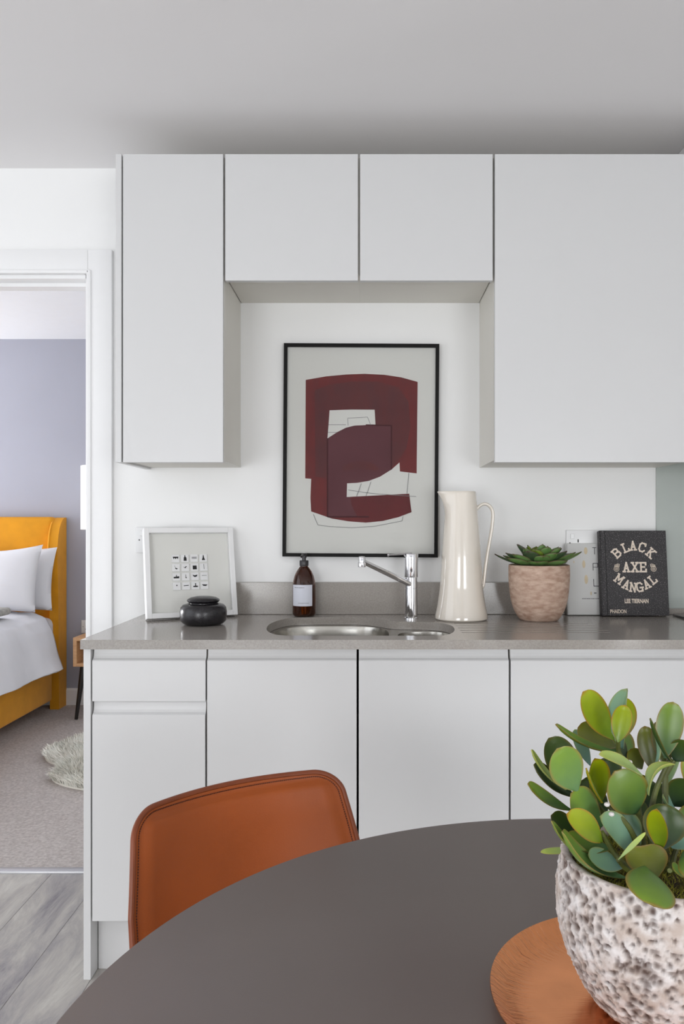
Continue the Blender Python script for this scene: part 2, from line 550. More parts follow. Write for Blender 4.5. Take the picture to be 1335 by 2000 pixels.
# bedroom
wallbox('wall_bedroom_far', [(BX0, BX1, YD, YD + .1, 0, 2.6)], M['bedwall'])
wallbox('wall_bedroom_right', [(BX1, BX1 + .1, YB2, YD + .1, 0, 2.6)], M['wall'])
wallbox('wall_bedroom_left', [(BX0 - .1, BX0, YB2, 3.4, 0, 2.6), (BX0 - .1, BX0, 5.1, YD + .1, 0, 2.6), (BX0 - .1, BX0, 3.4, 5.1, 0, .75), (BX0 - .1, BX0, 3.4, 5.1, 2.25, 2.6)], M['wall'])
wallbox('wall_bedroom_near', [(BX0, XL - .1, YB, YB2, 0, 2.6)], M['wall'])
wallbox('ceiling_bedroom', [(BX0 - .1, BX1 + .1, YB2, YD + .1, 2.425, 2.6)], M['bedceil'])

# window frames outside the photograph's view, round the daylight openings
for nm, bxs in (('window_1', [(XL - .08, XL - .03, -.35, -.29, .25, 2.35), (XL - .08, XL - .03, 2.09, 2.15, .25, 2.35), (XL - .08, XL - .03, .87, .93, .25, 2.35), (XL - .08, XL - .03, -.35, 2.15, .25, .31), (XL - .08, XL - .03, -.35, 2.15, 2.29, 2.35)]),
                ('window_2', [(-2.5, -2.44, YR - .08, YR - .03, .25, 2.35), (-1.0, -.94, YR - .08, YR - .03, .25, 2.35), (.84, .90, YR - .08, YR - .03, .25, 2.35), (2.14, 2.2, YR - .08, YR - .03, .25, 2.35)]),
                ('window_3', [(BX0 - .08, BX0 - .03, 3.4, 3.46, .75, 2.25), (BX0 - .08, BX0 - .03, 5.04, 5.1, .75, 2.25), (BX0 - .08, BX0 - .03, 3.4, 5.1, .75, .81), (BX0 - .08, BX0 - .03, 3.4, 5.1, 2.19, 2.25)])):
    wallbox(nm, bxs, M['gloss'])

# floor with planks
fl = struct(MB().box(XL - .1, XR + .1, YR - .1, YB + .06, -.1, -.004).build('floor', M['gapdark'], smooth=False))
PW, PL = 0.178, 1.22
pm = MB().box(0, PW - .0006, 0, PL - .0008, -.006, 0, .0009, 1).mesh('plank')
pm.materials.append(M['plank'])
pms = {}
random.seed(4)
ix = 0
x = -1.98
while x < 0.5:
    off = (ix * 0.43) % 1.0 * PL
    y = -1.6 - off
    while y < YB + .05:
        ylen = min(PL, YB + .058 - y)
        if ylen > .05:
            if abs(ylen - PL) < 1e-6:
                me = pm
            else:
                me = MB().box(0, PW - .0006, 0, ylen - .0008, -.006, 0, .0009, 1).mesh('plank'); me.materials.append(M['plank'])
            o = bpy.data.objects.new('plank', me)
            COL.objects.link(o); o.parent = fl; o.location = (x, y, 0)
        y += PL
    x += PW
    ix += 1
struct(MB().box(XL - .1, -1.981, YR, YB + .058, -.006, 0).build('floor_left_side', M['plank'], smooth=False))
struct(MB().box(x, XR, YR, YB + .058, -.006, 0).build('floor_right_side', M['plank'], smooth=False))
struct(MB().box(BX0 - .1, BX1 + .1, YB + .058, YD + .1, -.1, .004).build('floor_bedroom_carpet', M['carpet'], smooth=False))
struct(MB().box(DX0, DX1, 2.772, 2.81, -.002, .008, .002).build('trim_threshold', M['metalstrip']))

# doorway: lining, stop and architrave
b = MB()
b.box(DX0 - .005, DX0 + .02, YB - .002, YB2 + .002, 0, DZ)
b.box(DX1 - .018, DX1 + .003, YB - .002, YB2 + .002, 0, DZ)
b.box(DX0, DX1, YB - .002, YB2 + .002, DZ - .022, DZ + .003)
b.box(DX0 + .02, DX1 - .018, 2.765, YB2, DZ - .034, DZ - .022)
struct(b.build('trim_door_lining', M['gloss'], smooth=False))
# architrave with a bead on its inner edge
for nm, y0, y1, sg in (('trim_architrave', YB, YB - .018, -1),):
    b = MB()
    W1 = .078
    b.box(DX1 - .006, DX1 + W1 - .004, y1, y0, 0, DZ + .071, .002)
    b.box(DX1 - .010, DX1 + .006, y1 - .006, y0, 0, DZ + .002, .004)
    b.box(DX0 - W1, DX0 + .006, y1, y0, 0, DZ + .071, .002)
    b.box(DX0 - .006, DX0 + .010, y1 - .006, y0, 0, DZ + .002, .004)
    b.box(DX0 + .006, DX1 - .006, y1, y0, DZ - .005, DZ + .071, .002)
    b.box(DX0 + .0, DX1 - .0, y1 - .006, y0, DZ - .010, DZ + .004, .004)
    struct(b.build(nm, M['gloss']))
b = MB()
b.prism([(YD, 0), (YD - .016, 0), (YD - .016, .100), (YD - .010, .112), (YD, .114)], 'x', BX0, BX1)
struct(b.build('baseboard_bedroom', M['gloss'], smooth=False))
b = MB().box(XL, DX0 - .078, YB - .016, YB, 0, .11, .002)
struct(b.build('baseboard_back', M['gloss']))

# ceiling boxing at the top right
b = MB().box(1.0, XR, 2.06, YB, 2.308, 2.399)
struct(b.build('trim_ceiling_boxing', M['ceiling'], smooth=False))

# ------------------------------------------------------------------ kitchen cabinets
CF = 2.130   # base door fronts
UF = 2.397   # wall door fronts
CT = 0.900   # worktop top
DT = .019
base_defs = [
    (-.7317, -.4307, 'white base unit at the left end, one shallow drawer over a deep one', 'drawers'),
    (-.4277, -.0317, 'white handleless base cabinet directly left of the central seam, under the sink', 'door'),
    (-.0277, .3700, 'white handleless base cabinet between sink and drainer, mostly above the table', 'door'),
    (.3735, .9700, 'wide white handleless base cabinet at the right, behind the jade-like plant', 'door'),
]


def jfront(x0, x1, z0, z1, lip=.031):
    """handleless front: flat face, its top edge hollowed back as a finger pull"""
    yf = CF
    prof = [(yf + DT, z0), (yf + .001, z0), (yf, z0 + .001), (yf, z1 - lip - .002), (yf + .0015, z1 - lip + .0005), (yf + .004, z1 - lip + .0015)]
    # hollow going back and up
    for t in (0.0, .25, .5, .75, 1.0):
        prof.append((yf + .006 + .008 * math.sin(t * R90), z1 - lip + .003 + (lip - .006) * (1 - math.cos(t * R90))))
    prof += [(yf + .014, z1), (yf + DT, z1)]
    return MB().prism(prof, 'x', x0, x1)


for (x0, x1, lab, kind) in base_defs:
    r_ = root('base_cabinet', ((x0 + x1) / 2, CF + .3, 0), lab, 'cabinet', 'white base cabinets under the worktop')
    b = MB()
    t = .017
    sink_l, sink_r = x0 > -.1 and x0 < .1, x0 > -.5 and x0 < -.1     # side panels cut down where the bowls hang
    b.box(x0 + .0005, x0 + t, CF + DT + .003, YB - .002, .152, .695 if sink_l else .874)
    b.box(x1 - t, x1 - .0005, CF + DT + .003, YB - .002, .152, .695 if sink_r else .874)
    b.box(x0 + t, x1 - t, CF + DT + .003, YB - .002, .152, .17)
    b.box(x0 + t, x1 - t, YB - .012, YB - .002, .17, .874)
    b.build('body', M['carcass'], r_, smooth=False)
    if kind == 'door':
        jfront(x0 + .0010, x1 - .0010, .154, .874).build('door', M['door'], r_, smooth=False)
    else:
        jfront(x0 + .002, x1 - .0005, .7345, .874).build('drawer', M['door'], r_, smooth=False)
        jfront(x0 + .002, x1 - .0015, .154, .7325, .033).build('drawer', M['door'], r_, smooth=False)
# end panel + plinth
o = MB().box(-.7527, -.7335, CF - .001, YB - .003, 0.0, .8745, .0008, 1).build('end_panel', M['door'])
tag(o, 'tall narrow white end panel at the left end of the base units, reaching the floor', 'panel')
o = MB().box(-.7315, .97, 2.182, 2.198, 0.0, .149, .001, 1).build('plinth', M['door'])
tag(o, 'white recessed plinth board along the floor under the base units', 'plinth')

# worktop with sink cut-out and drainer grooves
outl_px = [(521, 1231), (523, 1222), (537, 1214), (563, 1207.5), (600, 1205.8), (650, 1205.3), (702, 1205.6), (736, 1209), (765, 1213.2), (800, 1214.4), (835, 1215), (861, 1217), (880, 1221.5), (887, 1228), (884, 1235), (868, 1240.5), (830, 1241.5), (700, 1241.5), (600, 1241.5), (555, 1241), (533, 1238)]


def plan(px, py, z):
    D = (EYE - z) * F / (py - HY)
    return ((px - HX) * D / F, D)


hole = [(p.x, p.y) for p in catmull([(*plan(a, b_, CT), 0) for a, b_ in outl_px], 5, True)]
hole = hole[::-1]
WX0, WX1, WY0, WY1 = -.7545, .97, 2.110, YB - .001
rect = [(WX0, WY0), (2.28, WY0), (2.28, WY1), (WX0, WY1)]
grooves = []
for (xa, xb, yy) in ((.262, .662, 2.452), (.262, .668, 2.402), (.262, .675, 2.350), (.262, .678, 2.298), (.262, .668, 2.250)):
    g = []
    rr = .0042
    for k in range(9):
        a = -R90 + math.pi * k / 8
        g.append((xb + rr * math.cos(a), yy + rr * math.sin(a)))
    for k in range(9):
        a = R90 + math.pi * k / 8
        g.append((xa + rr * math.cos(a), yy + rr * math.sin(a)))
    grooves.append(g[::-1])
top = curve_mesh([rect, hole] + grooves, .004, .0)
top.transform(Matrix.Translation((0, 0, CT - .002)))
low = curve_mesh([rect, hole], .0208, .0)
low.transform(Matrix.Translation((0, 0, CT - .004 - .0104)))
b = MB()
b.b.from_mesh(top); b.b.from_mesh(low)
wt = b.build('worktop', M['quartz'], smooth=False)
tag(wt, 'grey speckled stone worktop with sink cut-out and drainer grooves', 'worktop')
o = MB().box(-.735, .9645, YB - .0205, YB - .001, CT + .0003, 1.0075, .0012, 1).build('upstand', M['quartz'])
tag(o, 'low grey stone upstand along the wall behind the worktop', 'upstand')

# sink: flange with two bowls
sk = root('sink', (-.02, 2.4, .87), 'undermounted stainless steel sink with a large and a small bowl', 'sink')


def supere(cx, cy, a, b_, n=36, e=3.2):
    out = []
    for k in range(n):
        t = 2 * math.pi * k / n
        ct, st = math.cos(t), math.sin(t)
        out.append((cx + a * math.copysign(abs(ct) ** (2 / e), ct), cy + b_ * math.copysign(abs(st) ** (2 / e), st)))
    return out


bowls = [(-.112, 2.398, .172, .187, .165), (.163, 2.338, .079, .116, .11)]
cxm, cym = sum(p[0] for p in hole) / len(hole), sum(p[1] for p in hole) / len(hole)
flr = [(-.33, 2.165), (.30, 2.165), (.30, 2.51), (.06, 2.535), (.04, 2.625), (-.33, 2.625)]
fm = curve_mesh([flr] + [supere(c[0], c[1], c[2], c[3])[::-1] for c in bowls], .0015)
fm.transform(Matrix.Translation((0, 0, .8738)))
finish('flange', fm, M['steel'], sk, smooth=False)
for (cx, cy, a, b_, dep) in bowls:
    bb = MB()
    rings = [(1.0, .8745), (.985, .862), (.975, .80), (.955, .875 - dep * .8), (.90, .875 - dep * .95), (.80, .875 - dep), (.2, .875 - dep - .003), (.0001, .875 - dep - .004)]
    prev = None
    for s_, z in rings:
        ring = [bb.b.verts.new((p[0], p[1], z)) for p in supere(cx, cy, a * s_, b_ * s_)]
        if prev:
            for i in range(len(ring)):
                j = (i + 1) % len(ring)
                bb.b.faces.new((prev[i], prev[j], ring[j], ring[i]))
        prev = ring
    bo = bb.build('bowl', M['steel'], sk)
    dr = MB().lathe([(0, 0), (.036, 0), (.040, .002), (.036, .004), (.02, .003), (0, .003)], (cx, cy, .875 - dep - .0035), 24).build('drain', M['chrome'], bo)

# ---- wall cabinets
zb, zt = 1.386, 2.302
zn = 1.926
wall_defs = [
    (-.7320, -.4312, zb, 'tall white wall cabinet at the left end, beside the doorway'),
    (-.4285, -.0308, zn, 'short white wall cabinet over the framed print, left one of the two'),
    (-.0280, .3695, zn, 'short white wall cabinet over the framed print, right one of the two'),
    (.3722, .9715, zb, 'large tall white wall cabinet at the right above the books'),
]
YC = UF + DT + .0025
for (x0, x1, z0, lab) in wall_defs:
    r_ = root('wall_cabinet', ((x0 + x1) / 2, UF + .16, z0), lab, 'cabinet', 'white wall cabinets along the back wall')
    cb = z0 + (.0205 if z0 == zn else .0065)
    b = MB()
    if z0 == zn:
        x0c, x1c = (x0, -.02945) if x0 < -.1 else (-.0293, x1)
    else:
        x0c, x1c = x0, x1
    b.box(x0c, x0 + .0175, YC, YB - .0005, cb, zt - .001)
    b.box(x1 - .0175, x1c, YC, YB - .0005, cb, zt - .001)
    b.box(x0 + .0175, x1 - .0175, YC, YB - .0005, cb, cb + .018)
    b.box(x0 + .0175, x1 - .0175, YC, YB - .0005, zt - .019, zt - .001)
    b.box(x0 + .0175, x1 - .0175, YB - .011, YB - .0005, cb + .018, zt - .019)
    b.build('body', M['carcass'], r_, smooth=False)
    MB().box(x0 + .0018, x1 - .0018, UF, UF + DT, z0, zt, .0008, 1).build('door', M['door'], r_, smooth=False)
o = MB().box(-.7517, -.7345, UF - .001, YB - .0005, zb, zt, .0008, 1).build('end_panel', M['door'])
tag(o, 'white upper end panel on the left flank of the wall cabinets', 'panel')

# cabinets continuing at the right, mostly beyond the frame
r_ = root('base_cabinet', (1.27, CF + .3, 0), 'white base cabinet beyond the right edge, next to the wide one', 'cabinet', 'white base cabinets under the worktop')
MB().box(.974, 1.572, CF + DT + .003, YB - .002, .152, .874).build('body', M['carcass'], r_, smooth=False)
jfront(.974, 1.572, .154, .874).build('door', M['door'], r_, smooth=False)
MB().box(.974, 1.572, 2.182, 2.198, 0, .149).build('plinth', M['door'], r_, smooth=False)
r_ = root('wall_cabinet', (1.27, UF + .16, zb), 'white extractor wall cabinet beyond the right edge, over the hob', 'cabinet', 'white wall cabinets along the back wall')
MB().box(.9745, 1.572, YC, YB - .0005, 1.46, zt - .001).build('body', M['carcass'], r_, smooth=False)
MB().box(.9742, 1.572, UF, UF + DT, zb, zt, .0008, 1).build('door', M['door'], r_, smooth=False)

# splashback glass + hob
o = MB().box(.9655, 1.60, YB - .008, YB - .001, CT + .0005, 1.455, .0008, 1).build('splashback', M['glasspanel'])
tag(o, 'pale grey-green glass splashback on the wall at the far right', 'splashback')
b = MB().box(.9655, 1.60, YB - .022, YB - .0085, CT + .0005, CT + .020, .001, 1)
o = b.build('sealing_strip', M['quartz']); tag(o, 'thin stone strip along the foot of the glass splashback', 'strip')
hb = root('hob', (1.27, 2.45, CT), 'black glass hob, only its corner showing at the far right of the worktop', 'hob')
MB().box(1.000, 1.56, 2.195, 2.660, CT + .0005, CT + .007, .002, 2).build('glass_top', M['hob'], hb)
MB().lathe([(0, 0), (.088, 0), (.088, .0006), (.084, .0006), (.084, .0001), (0, .0001)], (1.15, 2.33, CT + .0071), 40).build('cooking_zone', M['inkgrey'], hb)

# ------------------------------------------------------------------ sockets


def socket(x0, z0, y, lab, n=1, w=.147, h=.086, flip=False):
    """British double socket plate; y is the wall face"""
    r_ = root('wall_socket', (x0 + w / 2, y, z0 + h / 2), lab, 'socket')
    MB().box(x0, x0 + w, y - .009, y - .0005, z0, z0 + h, .002, 2).build('plate', M['white'], r_)
    for k in (0, 1):
        cx = x0 + w * (.27 + .46 * k)
        s_ = MB().box(cx - .006 + (.02 if k else -.02), cx + .006 + (.02 if k else -.02), y - .0125, y - .0088, z0 + h * .66, z0 + h * .86, .001, 1).build('switch', M['white'], r_)
        b = MB()
        b.box(cx - .002, cx + .002, y - .0094, y - .0087, z0 + h * .52, z0 + h * .64)
        b.box(cx - .013, cx - .007, y - .0094, y - .0087, z0 + h * .28, z0 + h * .34)
        b.box(cx + .007, cx + .013, y - .0094, y - .0087, z0 + h * .28, z0 + h * .34)
        b.build('socket_holes', M['ink'], r_, smooth=False)
    for sx in (.012, w - .012):
        MB().lathe([(0, 0), (.0026, 0), (.0026, .001), (0, .0014)], (0, 0, 0), 12).build('screw', M['inkgrey'], r_, world=False).matrix_local = Matrix.Translation((sx - w / 2, -.009, 0)) @ Matrix.Rotation(R90, 4, 'X')
    return r_


socket(-.782, 1.106, YB, 'white double wall socket half hidden behind the small white box frame')
socket(.662, 1.096, YB, 'white double wall socket above the white book')
socket((158 - HX) * 5.33 / F, .478, YD, 'white wall socket above the oak nightstand in the bedroom')

# ------------------------------------------------------------------ large framed print
yf = YB - .024
sx_ = yf / F


def FP(px, py, y=None):
    y = y or yf
    return Vector(((px - HX) * y / F, y, EYE - (py - HY) * y / F))


fr = root('framed_print', (-.02, YB, 1.09), 'large thin black framed abstract maroon print hung above the sink', 'picture')
A, B_, C_, D_ = FP(554, 670), FP(857.5, 671.5), FP(854.5, 1089), FP(551, 1087)
cen = (A + B_ + C_ + D_) / 4


def quadbar(b, p, q, pi_, qi, y0, y1):
    v = [b.b.verts.new((c.x, yy, c.z)) for yy in (y0, y1) for c in (p, q, qi, pi_)]
    for f_ in ((0, 1, 2, 3), (7, 6, 5, 4), (0, 4, 5, 1), (1, 5, 6, 2), (2, 6, 7, 3), (3, 7, 4, 0)):
        b.b.faces.new([v[i] for i in f_])


def inset(p, d):
    return Vector((p.x + (d if p.x < cen.x else -d), p.y, p.z + (d if p.z < cen.z else -d)))


b = MB()
cs = [A, B_, C_, D_]
for i in range(4):
    p, q = cs[i], cs[(i + 1) % 4]
    quadbar(b, p, q, inset(p, .0115), inset(q, .0115), yf, YB - .001)
b.build('frame', M['blackframe'], fr, smooth=False)
b = MB()
quadbar(b, inset(A, .010), inset(B_, .010), inset(C_, .010), inset(D_, .010), YB - .012, YB - .008)
b.b.free(); b = MB()
pp = [inset(q, .0105) for q in cs]
v = [b.b.verts.new((c.x, yy, c.z)) for yy in (YB - .013, YB - .009) for c in pp]
for f_ in ((0, 1, 2, 3), (7, 6, 5, 4), (0, 4, 5, 1), (1, 5, 6, 2), (2, 6, 7, 3), (3, 7, 4, 0)):
    b.b.faces.new([v[i] for i in f_])
paper = b.build('paper_sheet', M['paper'], fr, smooth=False)


def Z3(zx, zy, lay):
    y = YB - .0133 - lay * .00025
    return FP(520 + zx / 3.608, 640 + zy / 3.608, y)


def artpoly(name, pts, m, lay, parent):
    b = MB()
    vs_ = [b.b.verts.new(Z3(a, c, lay)) for a, c in pts]
    b.b.faces.new(vs_)
    me = b.mesh(name)
    return finish(name, me, m, parent, smooth=False)


pA = [(277, 368), (420, 343), (560, 330), (690, 325), (830, 332), (950, 350), (1065, 382), (1058, 1027), (940, 1013), (937, 950), (880, 1000), (800, 1050), (720, 1080), (640, 1093), (568, 1097), (565, 1193), (700, 1190), (850, 1182), (1005, 1170), (1022, 1300), (930, 1335), (820, 1362), (700, 1374), (580, 1365), (460, 1345), (315, 1295), (310, 1200), (315, 1065), (273, 1062)]
artpoly('painted_shape', pA, M['red1'], 0, paper)
pB = [(340, 440), (450, 400), (600, 380), (780, 380), (930, 420), (1000, 520), (1015, 700), (985, 850), (930, 940), (880, 990), (880, 690), (768, 690), (762, 578), (445, 582), (430, 780), (430, 1062), (345, 1050)]
artpoly('painted_shape', pB, M['red2'], 1, paper)
pC = [(430, 780), (500, 735), (560, 705), (620, 690), (700, 686), (878, 690), (878, 1000), (800, 1048), (720, 1078), (640, 1091), (568, 1095), (565, 1193), (610, 1193), (725, 1190), (722, 1330), (430, 1330)]
artpoly('painted_shape', pC, M['red3'], 2, paper)
pD = [(590, 1192), (1005, 1170), (1022, 1300), (930, 1335), (820, 1362), (700, 1374), (640, 1330), (600, 1250)]
artpoly('painted_shape', pD, M['red4'], 3, paper)
pE = [(540, 970), (600, 950), (680, 938), (740, 950), (790, 985), (780, 1010), (660, 998), (540, 1010)]
artpoly('painted_shape', pE, M['red2'], 3, paper)
pH = [(445, 582), (600, 577), (762, 578), (768, 690), (700, 686), (620, 690), (560, 705), (500, 735), (430, 780)]
artpoly('paper_gap', pH, M['paper'], 3, paper)


def artline(pts, m, w, lay):
    b = MB()
    for (a, c), (d, e_) in zip(pts, pts[1:]):
        dx, dy = d - a, e_ - c
        l_ = math.hypot(dx, dy)
        nx, ny = -dy / l_ * w, dx / l_ * w
        vs_ = [b.b.verts.new(Z3(*q, lay)) for q in ((a + nx, c + ny), (d + nx, e_ + ny), (d - nx, e_ - ny), (a - nx, c - ny))]
        b.b.faces.new(vs_)
    return b


b = MB()
lines = [[(330, 1315), (362, 1390), (450, 1402), (600, 1410), (760, 1400), (955, 1362), (962, 1330)], [(1003, 1025), (990, 1168)], [(575, 1143), (700, 1163), (800, 1173), (1055, 1190)],
         [(668, 1098), (650, 1150), (635, 1188)], [(735, 1088), (715, 1150), (700, 1188)], [(575, 690), (572, 638), (712, 630), (735, 688)], [(432, 738), (495, 738)], [(437, 684), (560, 684)]]
for ln in lines:
    artline(ln, None, 1.7, 4).build('pencil_line', M['inkgrey'], paper, smooth=False)
for ln in ([(430, 780), (430, 1333), (722, 1333)], [(700, 686), (880, 690), (880, 1000)]):
    artline(ln, None, 5, 4).build('dark_outline', M['red5'], paper, smooth=False)
b = MB()
v = [b.b.verts.new((c.x, yy, c.z)) for yy in (YB - .0205, YB - .0185) for c in pp]
for f_ in ((0, 1, 2, 3), (7, 6, 5, 4), (0, 4, 5, 1), (1, 5, 6, 2), (2, 6, 7, 3), (3, 7, 4, 0)):
    b.b.faces.new([v[i] for i in f_])
b.build('glass', M['pane'], fr, smooth=False)

# ------------------------------------------------------------------ white box frame with tiles
fw = .290
zrot = math.atan2(.125, .2655)
bf = root('box_frame', (-.689, 2.508, CT + .0072), 'small white box frame with sixteen pictogram tiles, leaning at the left of the worktop', 'picture', None, (-math.radians(12), 0, zrot))
b = MB()
fb, fd = .0165, .032
for bx in ((0, fb, 0, fd, 0, fw), (fw - fb, fw, 0, fd, 0, fw), (fb, fw - fb, 0, fd, 0, fb), (fb, fw - fb, 0, fd, fw - fb, fw)):
    b.box(*bx, .0012, 1)
b.build('frame', M['gloss'], bf, world=False)
bd = MB().box(fb, fw - fb, .022, .026, fb, fw - fb).build('backing_board', M['matboard'], bf, smooth=False, world=False)
MB().box(fb, fw - fb, .006, .008, fb, fw - fb).build('glass', M['pane'], bf, smooth=False, world=False)
pitch, ts = .0300, .0252
pic = {
    (0, 0): [[(-.8, .5), (.8, .5), (.6, -.2), (.3, .2), (0, -.2), (-.3, .2), (-.6, -.2)]],
    (0, 1): [[(-.1, .9), (.1, .9), (.15, .4), (.4, .2), (.45, -.7), (-.4, -.7), (-.35, .2), (-.15, .4)]],
    (0, 2): [[(-.7, .35), (.7, .35), (.7, .2), (-.7, .2)], [(-.7, 0), (.7, 0), (.7, -.15), (-.7, -.15)]],
    (0, 3): [[(-.1, .9), (.1, .8), (.2, .1), (.5, -.6), (-.5, -.6), (-.2, .1)]],
    (1, 0): [[(-.3, .1), (.5, -.3), (.1, -.5), (-.2, -.3)], [(-.5, .5), (-.2, .45), (-.2, .35), (-.5, .4)]],
    (1, 1): [[(-.6, .3), (-.2, .0), (.2, .4), (.4, .3), (0, -.2), (-.3, -.1)]],
    (1, 2): [[(-.55, .5), (.55, .5), (.6, -.6), (-.55, -.6)]],
    (1, 3): [[(-.04, .9), (.06, .9), (.12, -.6), (0, -.6)]],
    (2, 0): [[(-.8, .0), (-.1, .1), (-.05, .6), (.1, .6), (.1, .1), (.75, .2), (.75, -.4), (-.75, -.4)]],
    (2, 1): [[(-.06, .6), (.08, .6), (.08, -.1), (.3, -.2), (.1, -.5), (-.2, -.2), (-.06, -.1)]],
    (2, 2): [[(-.7, .5), (-.1, .3), (.7, .5), (.5, 0), (-.1, -.2), (-.5, .1)]],
    (2, 3): [[(-.7, .25), (.7, .25), (.7, .15), (-.7, .15)]],
    (3, 0): [[(0, .5), (.2, .2), (0, -.05), (-.2, .2)]],
    (3, 1): [[(-.7, .15), (.7, .25), (.7, .05), (-.7, -.05)]],
    (3, 2): [[(-.1, .7), (.15, .7), (.15, 0), (.75, -.1), (.6, -.4), (-.6, -.4), (-.7, -.1), (-.1, 0)]],
    (3, 3): [[(-.8, .3), (.8, .2), (.4, -.2), (-.4, -.15)]],
}
tm = MB().box(-ts / 2, ts / 2, 0, .004, -ts / 2, ts / 2, .0008, 1).mesh('tile')
tm.materials.append(M['tile'])
for (r0, c0), polys in pic.items():
    cx = fw / 2 + (c0 - 1.5) * pitch
    cz = fw / 2 + .002 + (1.5 - r0) * pitch
    o = bpy.data.objects.new('tile', tm)
    COL.objects.link(o); o.parent = bf; o.location = (cx, .0175, cz)
    b = MB()
    for pl in polys:
        vs_ = [b.b.verts.new((a * ts * .46, -.0003, c * ts * .46)) for a, c in pl]
        b.b.faces.new(vs_)
    q = b.build('pictogram', M['ink'], o, smooth=False, world=False)

# ------------------------------------------------------------------ black lidded pot
c = (P(397, 1200, 2.435).x, 2.435, CT)
bp_ = root('lidded_jar', c, 'squat black stoneware jar with a domed lid in front of the box frame', 'jar')
k = 2.435 / F
bodyp = [(0, .0015), (.052, .0015), (.060, .004), (.0675, .012), (.0695, .024), (.0700, .038), (.0675, .052), (.061, .0595), (.050, .063), (.045, .0635), (.043, .061), (.043, .010), (0, .008)]
MB().lathe(bodyp, c, 64).build('body', M['stoneware'], bp_)
lidp = [(0, .0655), (.040, .0650), (.0465, .0685), (.0490, .0725), (.0470, .0765), (.038, .0815), (.022, .0845), (0, .0855)]
MB().lathe([(0, .055), (.041, .055), (.041, .0655)], c, 48).lathe(lidp, c, 64).build('lid', M['stoneware'], bp_)

# ------------------------------------------------------------------ soap bottle
D = 2.652
c = (P(593.5, 1200, D).x, D, CT)
sb = root('soap_bottle', c, 'amber glass pump bottle with a pale label at the left of the sink', 'bottle')
k = D / F
prof = [(0, .003), (.030, .001), (.0345, .003), (.0380, .010), (.0382, .080), (.0378, .100), (.0360, .116), (.0315, .133), (.0245, .148), (.0165, .159), (.0130, .163), (.0130, .172)]
inner = [(r - .003 if r > .003 else 0, z + (.004 if z < .01 else 0)) for r, z in prof][::-1]
MB().lathe(prof + inner, c, 48).build('glass_body', M['amber'], sb)
lp = []
r0 = .0386
b = MB()


def lab_fn(u, v):
    a = math.radians(-90 - 56 + 112 * u - 8)
    return Vector((c[0] + r0 * math.cos(a), c[1] + r0 * math.sin(a), c[2] + .036 + v * .069))


b.grid(lab_fn, 24, 2)
lb = b.build('paper_label', M['label'], sb)
b = MB()


def small_print(z, u0, u1, n, hgt):
    random.seed(int(z * 1e5))
    u = u0
    while u < u1:
        du = random.uniform(.012, .03)
        vs_ = []
        for uu, zz in ((u, 0), (u + du, 0), (u + du, hgt), (u, hgt)):
            a = math.radians(-90 - 56 + 112 * uu - 8)
            vs_.append(b.b.verts.new((c[0] + (r0 + .0003) * math.cos(a), c[1] + (r0 + .0003) * math.sin(a), c[2] + z + zz)))
        b.b.faces.new(vs_)
        u += du + .012


small_print(.095, .15, .62, 0, .0022)
small_print(.045, .35, .82, 0, .0018)
b.build('fine_print', M['inkgrey'], lb, smooth=False)['kind'] = 'stuff'
MB().lathe([(0, .165), (.0145, .165), (.0150, .168), (.0150, .181), (.0142, .183), (0, .183)], c, 32).build('collar', M['blackp'], sb)
b = MB().lathe([(0, .183), (.0065, .183), (.0065, .191), (.0085, .192), (.0088, .204), (.0075, .2065), (0, .2065)], c, 24)
b.tube([(c[0], c[1], c[2] + .200), (c[0] - .004, c[1] - .02, c[2] + .200), (c[0] - .006, c[1] - .034, c[2] + .196)], [.0042, .0040, .0036], 10)
b.build('pump_head', M['blackp'], sb)

# ------------------------------------------------------------------ tap
TX, TY = P(802.5, 1200, 2.575).x, 2.580
tp = root('mixer_tap', (TX, TY, CT), 'chrome single-lever mixer tap standing behind the sink', 'tap')
k = 2.58 / F
b = MB().lathe([(0, 0), (.0235, 0), (.0235, .004), (.0205, .007), (.0200, .096), (.0194, .0965), (.0194, .0985), (.0200, .099), (.0200, .132), (0, .132)], (TX, TY, CT), 40)
b.build('column', M['chrome'], tp)
zt0 = .1335
b = MB().lathe([(0, zt0), (.0215, zt0), (.0220, zt0 + .002), (.0220, .172), (.0230, .190), (.0235, .205), (.0225, .2075), (0, .2075)], (TX, TY, CT), 40)
b.build('cartridge_head', M['chrome'], tp)
s0 = Vector((TX - .006, TY - .012, CT + .112))
s1 = Vector((P(709, 1097, 2.435)))
b = MB().tube([s0, s0.lerp(s1, .5), s1], [.0105, .0098, .0090], 18, flat=(1.1, .85))
b.build('spout', M['chrome'], tp)
b = MB().lathe([(0, -.016), (.0115, -.016), (.0120, -.013), (.0120, -.004), (.0105, -.002), (.0105, .012), (.009, .0155), (0, .0165)], tuple(s1 + Vector((-.004, -.004, 0))), 24)
b.build('aerator', M['chrome'], tp)
l0 = Vector((TX - .004, TY - .002, CT + .2085))
l1 = P(757, 1084, 2.545)
b = MB().tube([l0 + Vector((.004, 0, .001)), l0.lerp(l1, .5), l1], [.0085, .0062, .0042], 14, flat=(1.0, .42))
b.tube([l1 + Vector((-.0015, 0, 0)), l1 + Vector((.004, 0, 0))], .0048, 12)
b.build('lever', M['chrome'], tp)

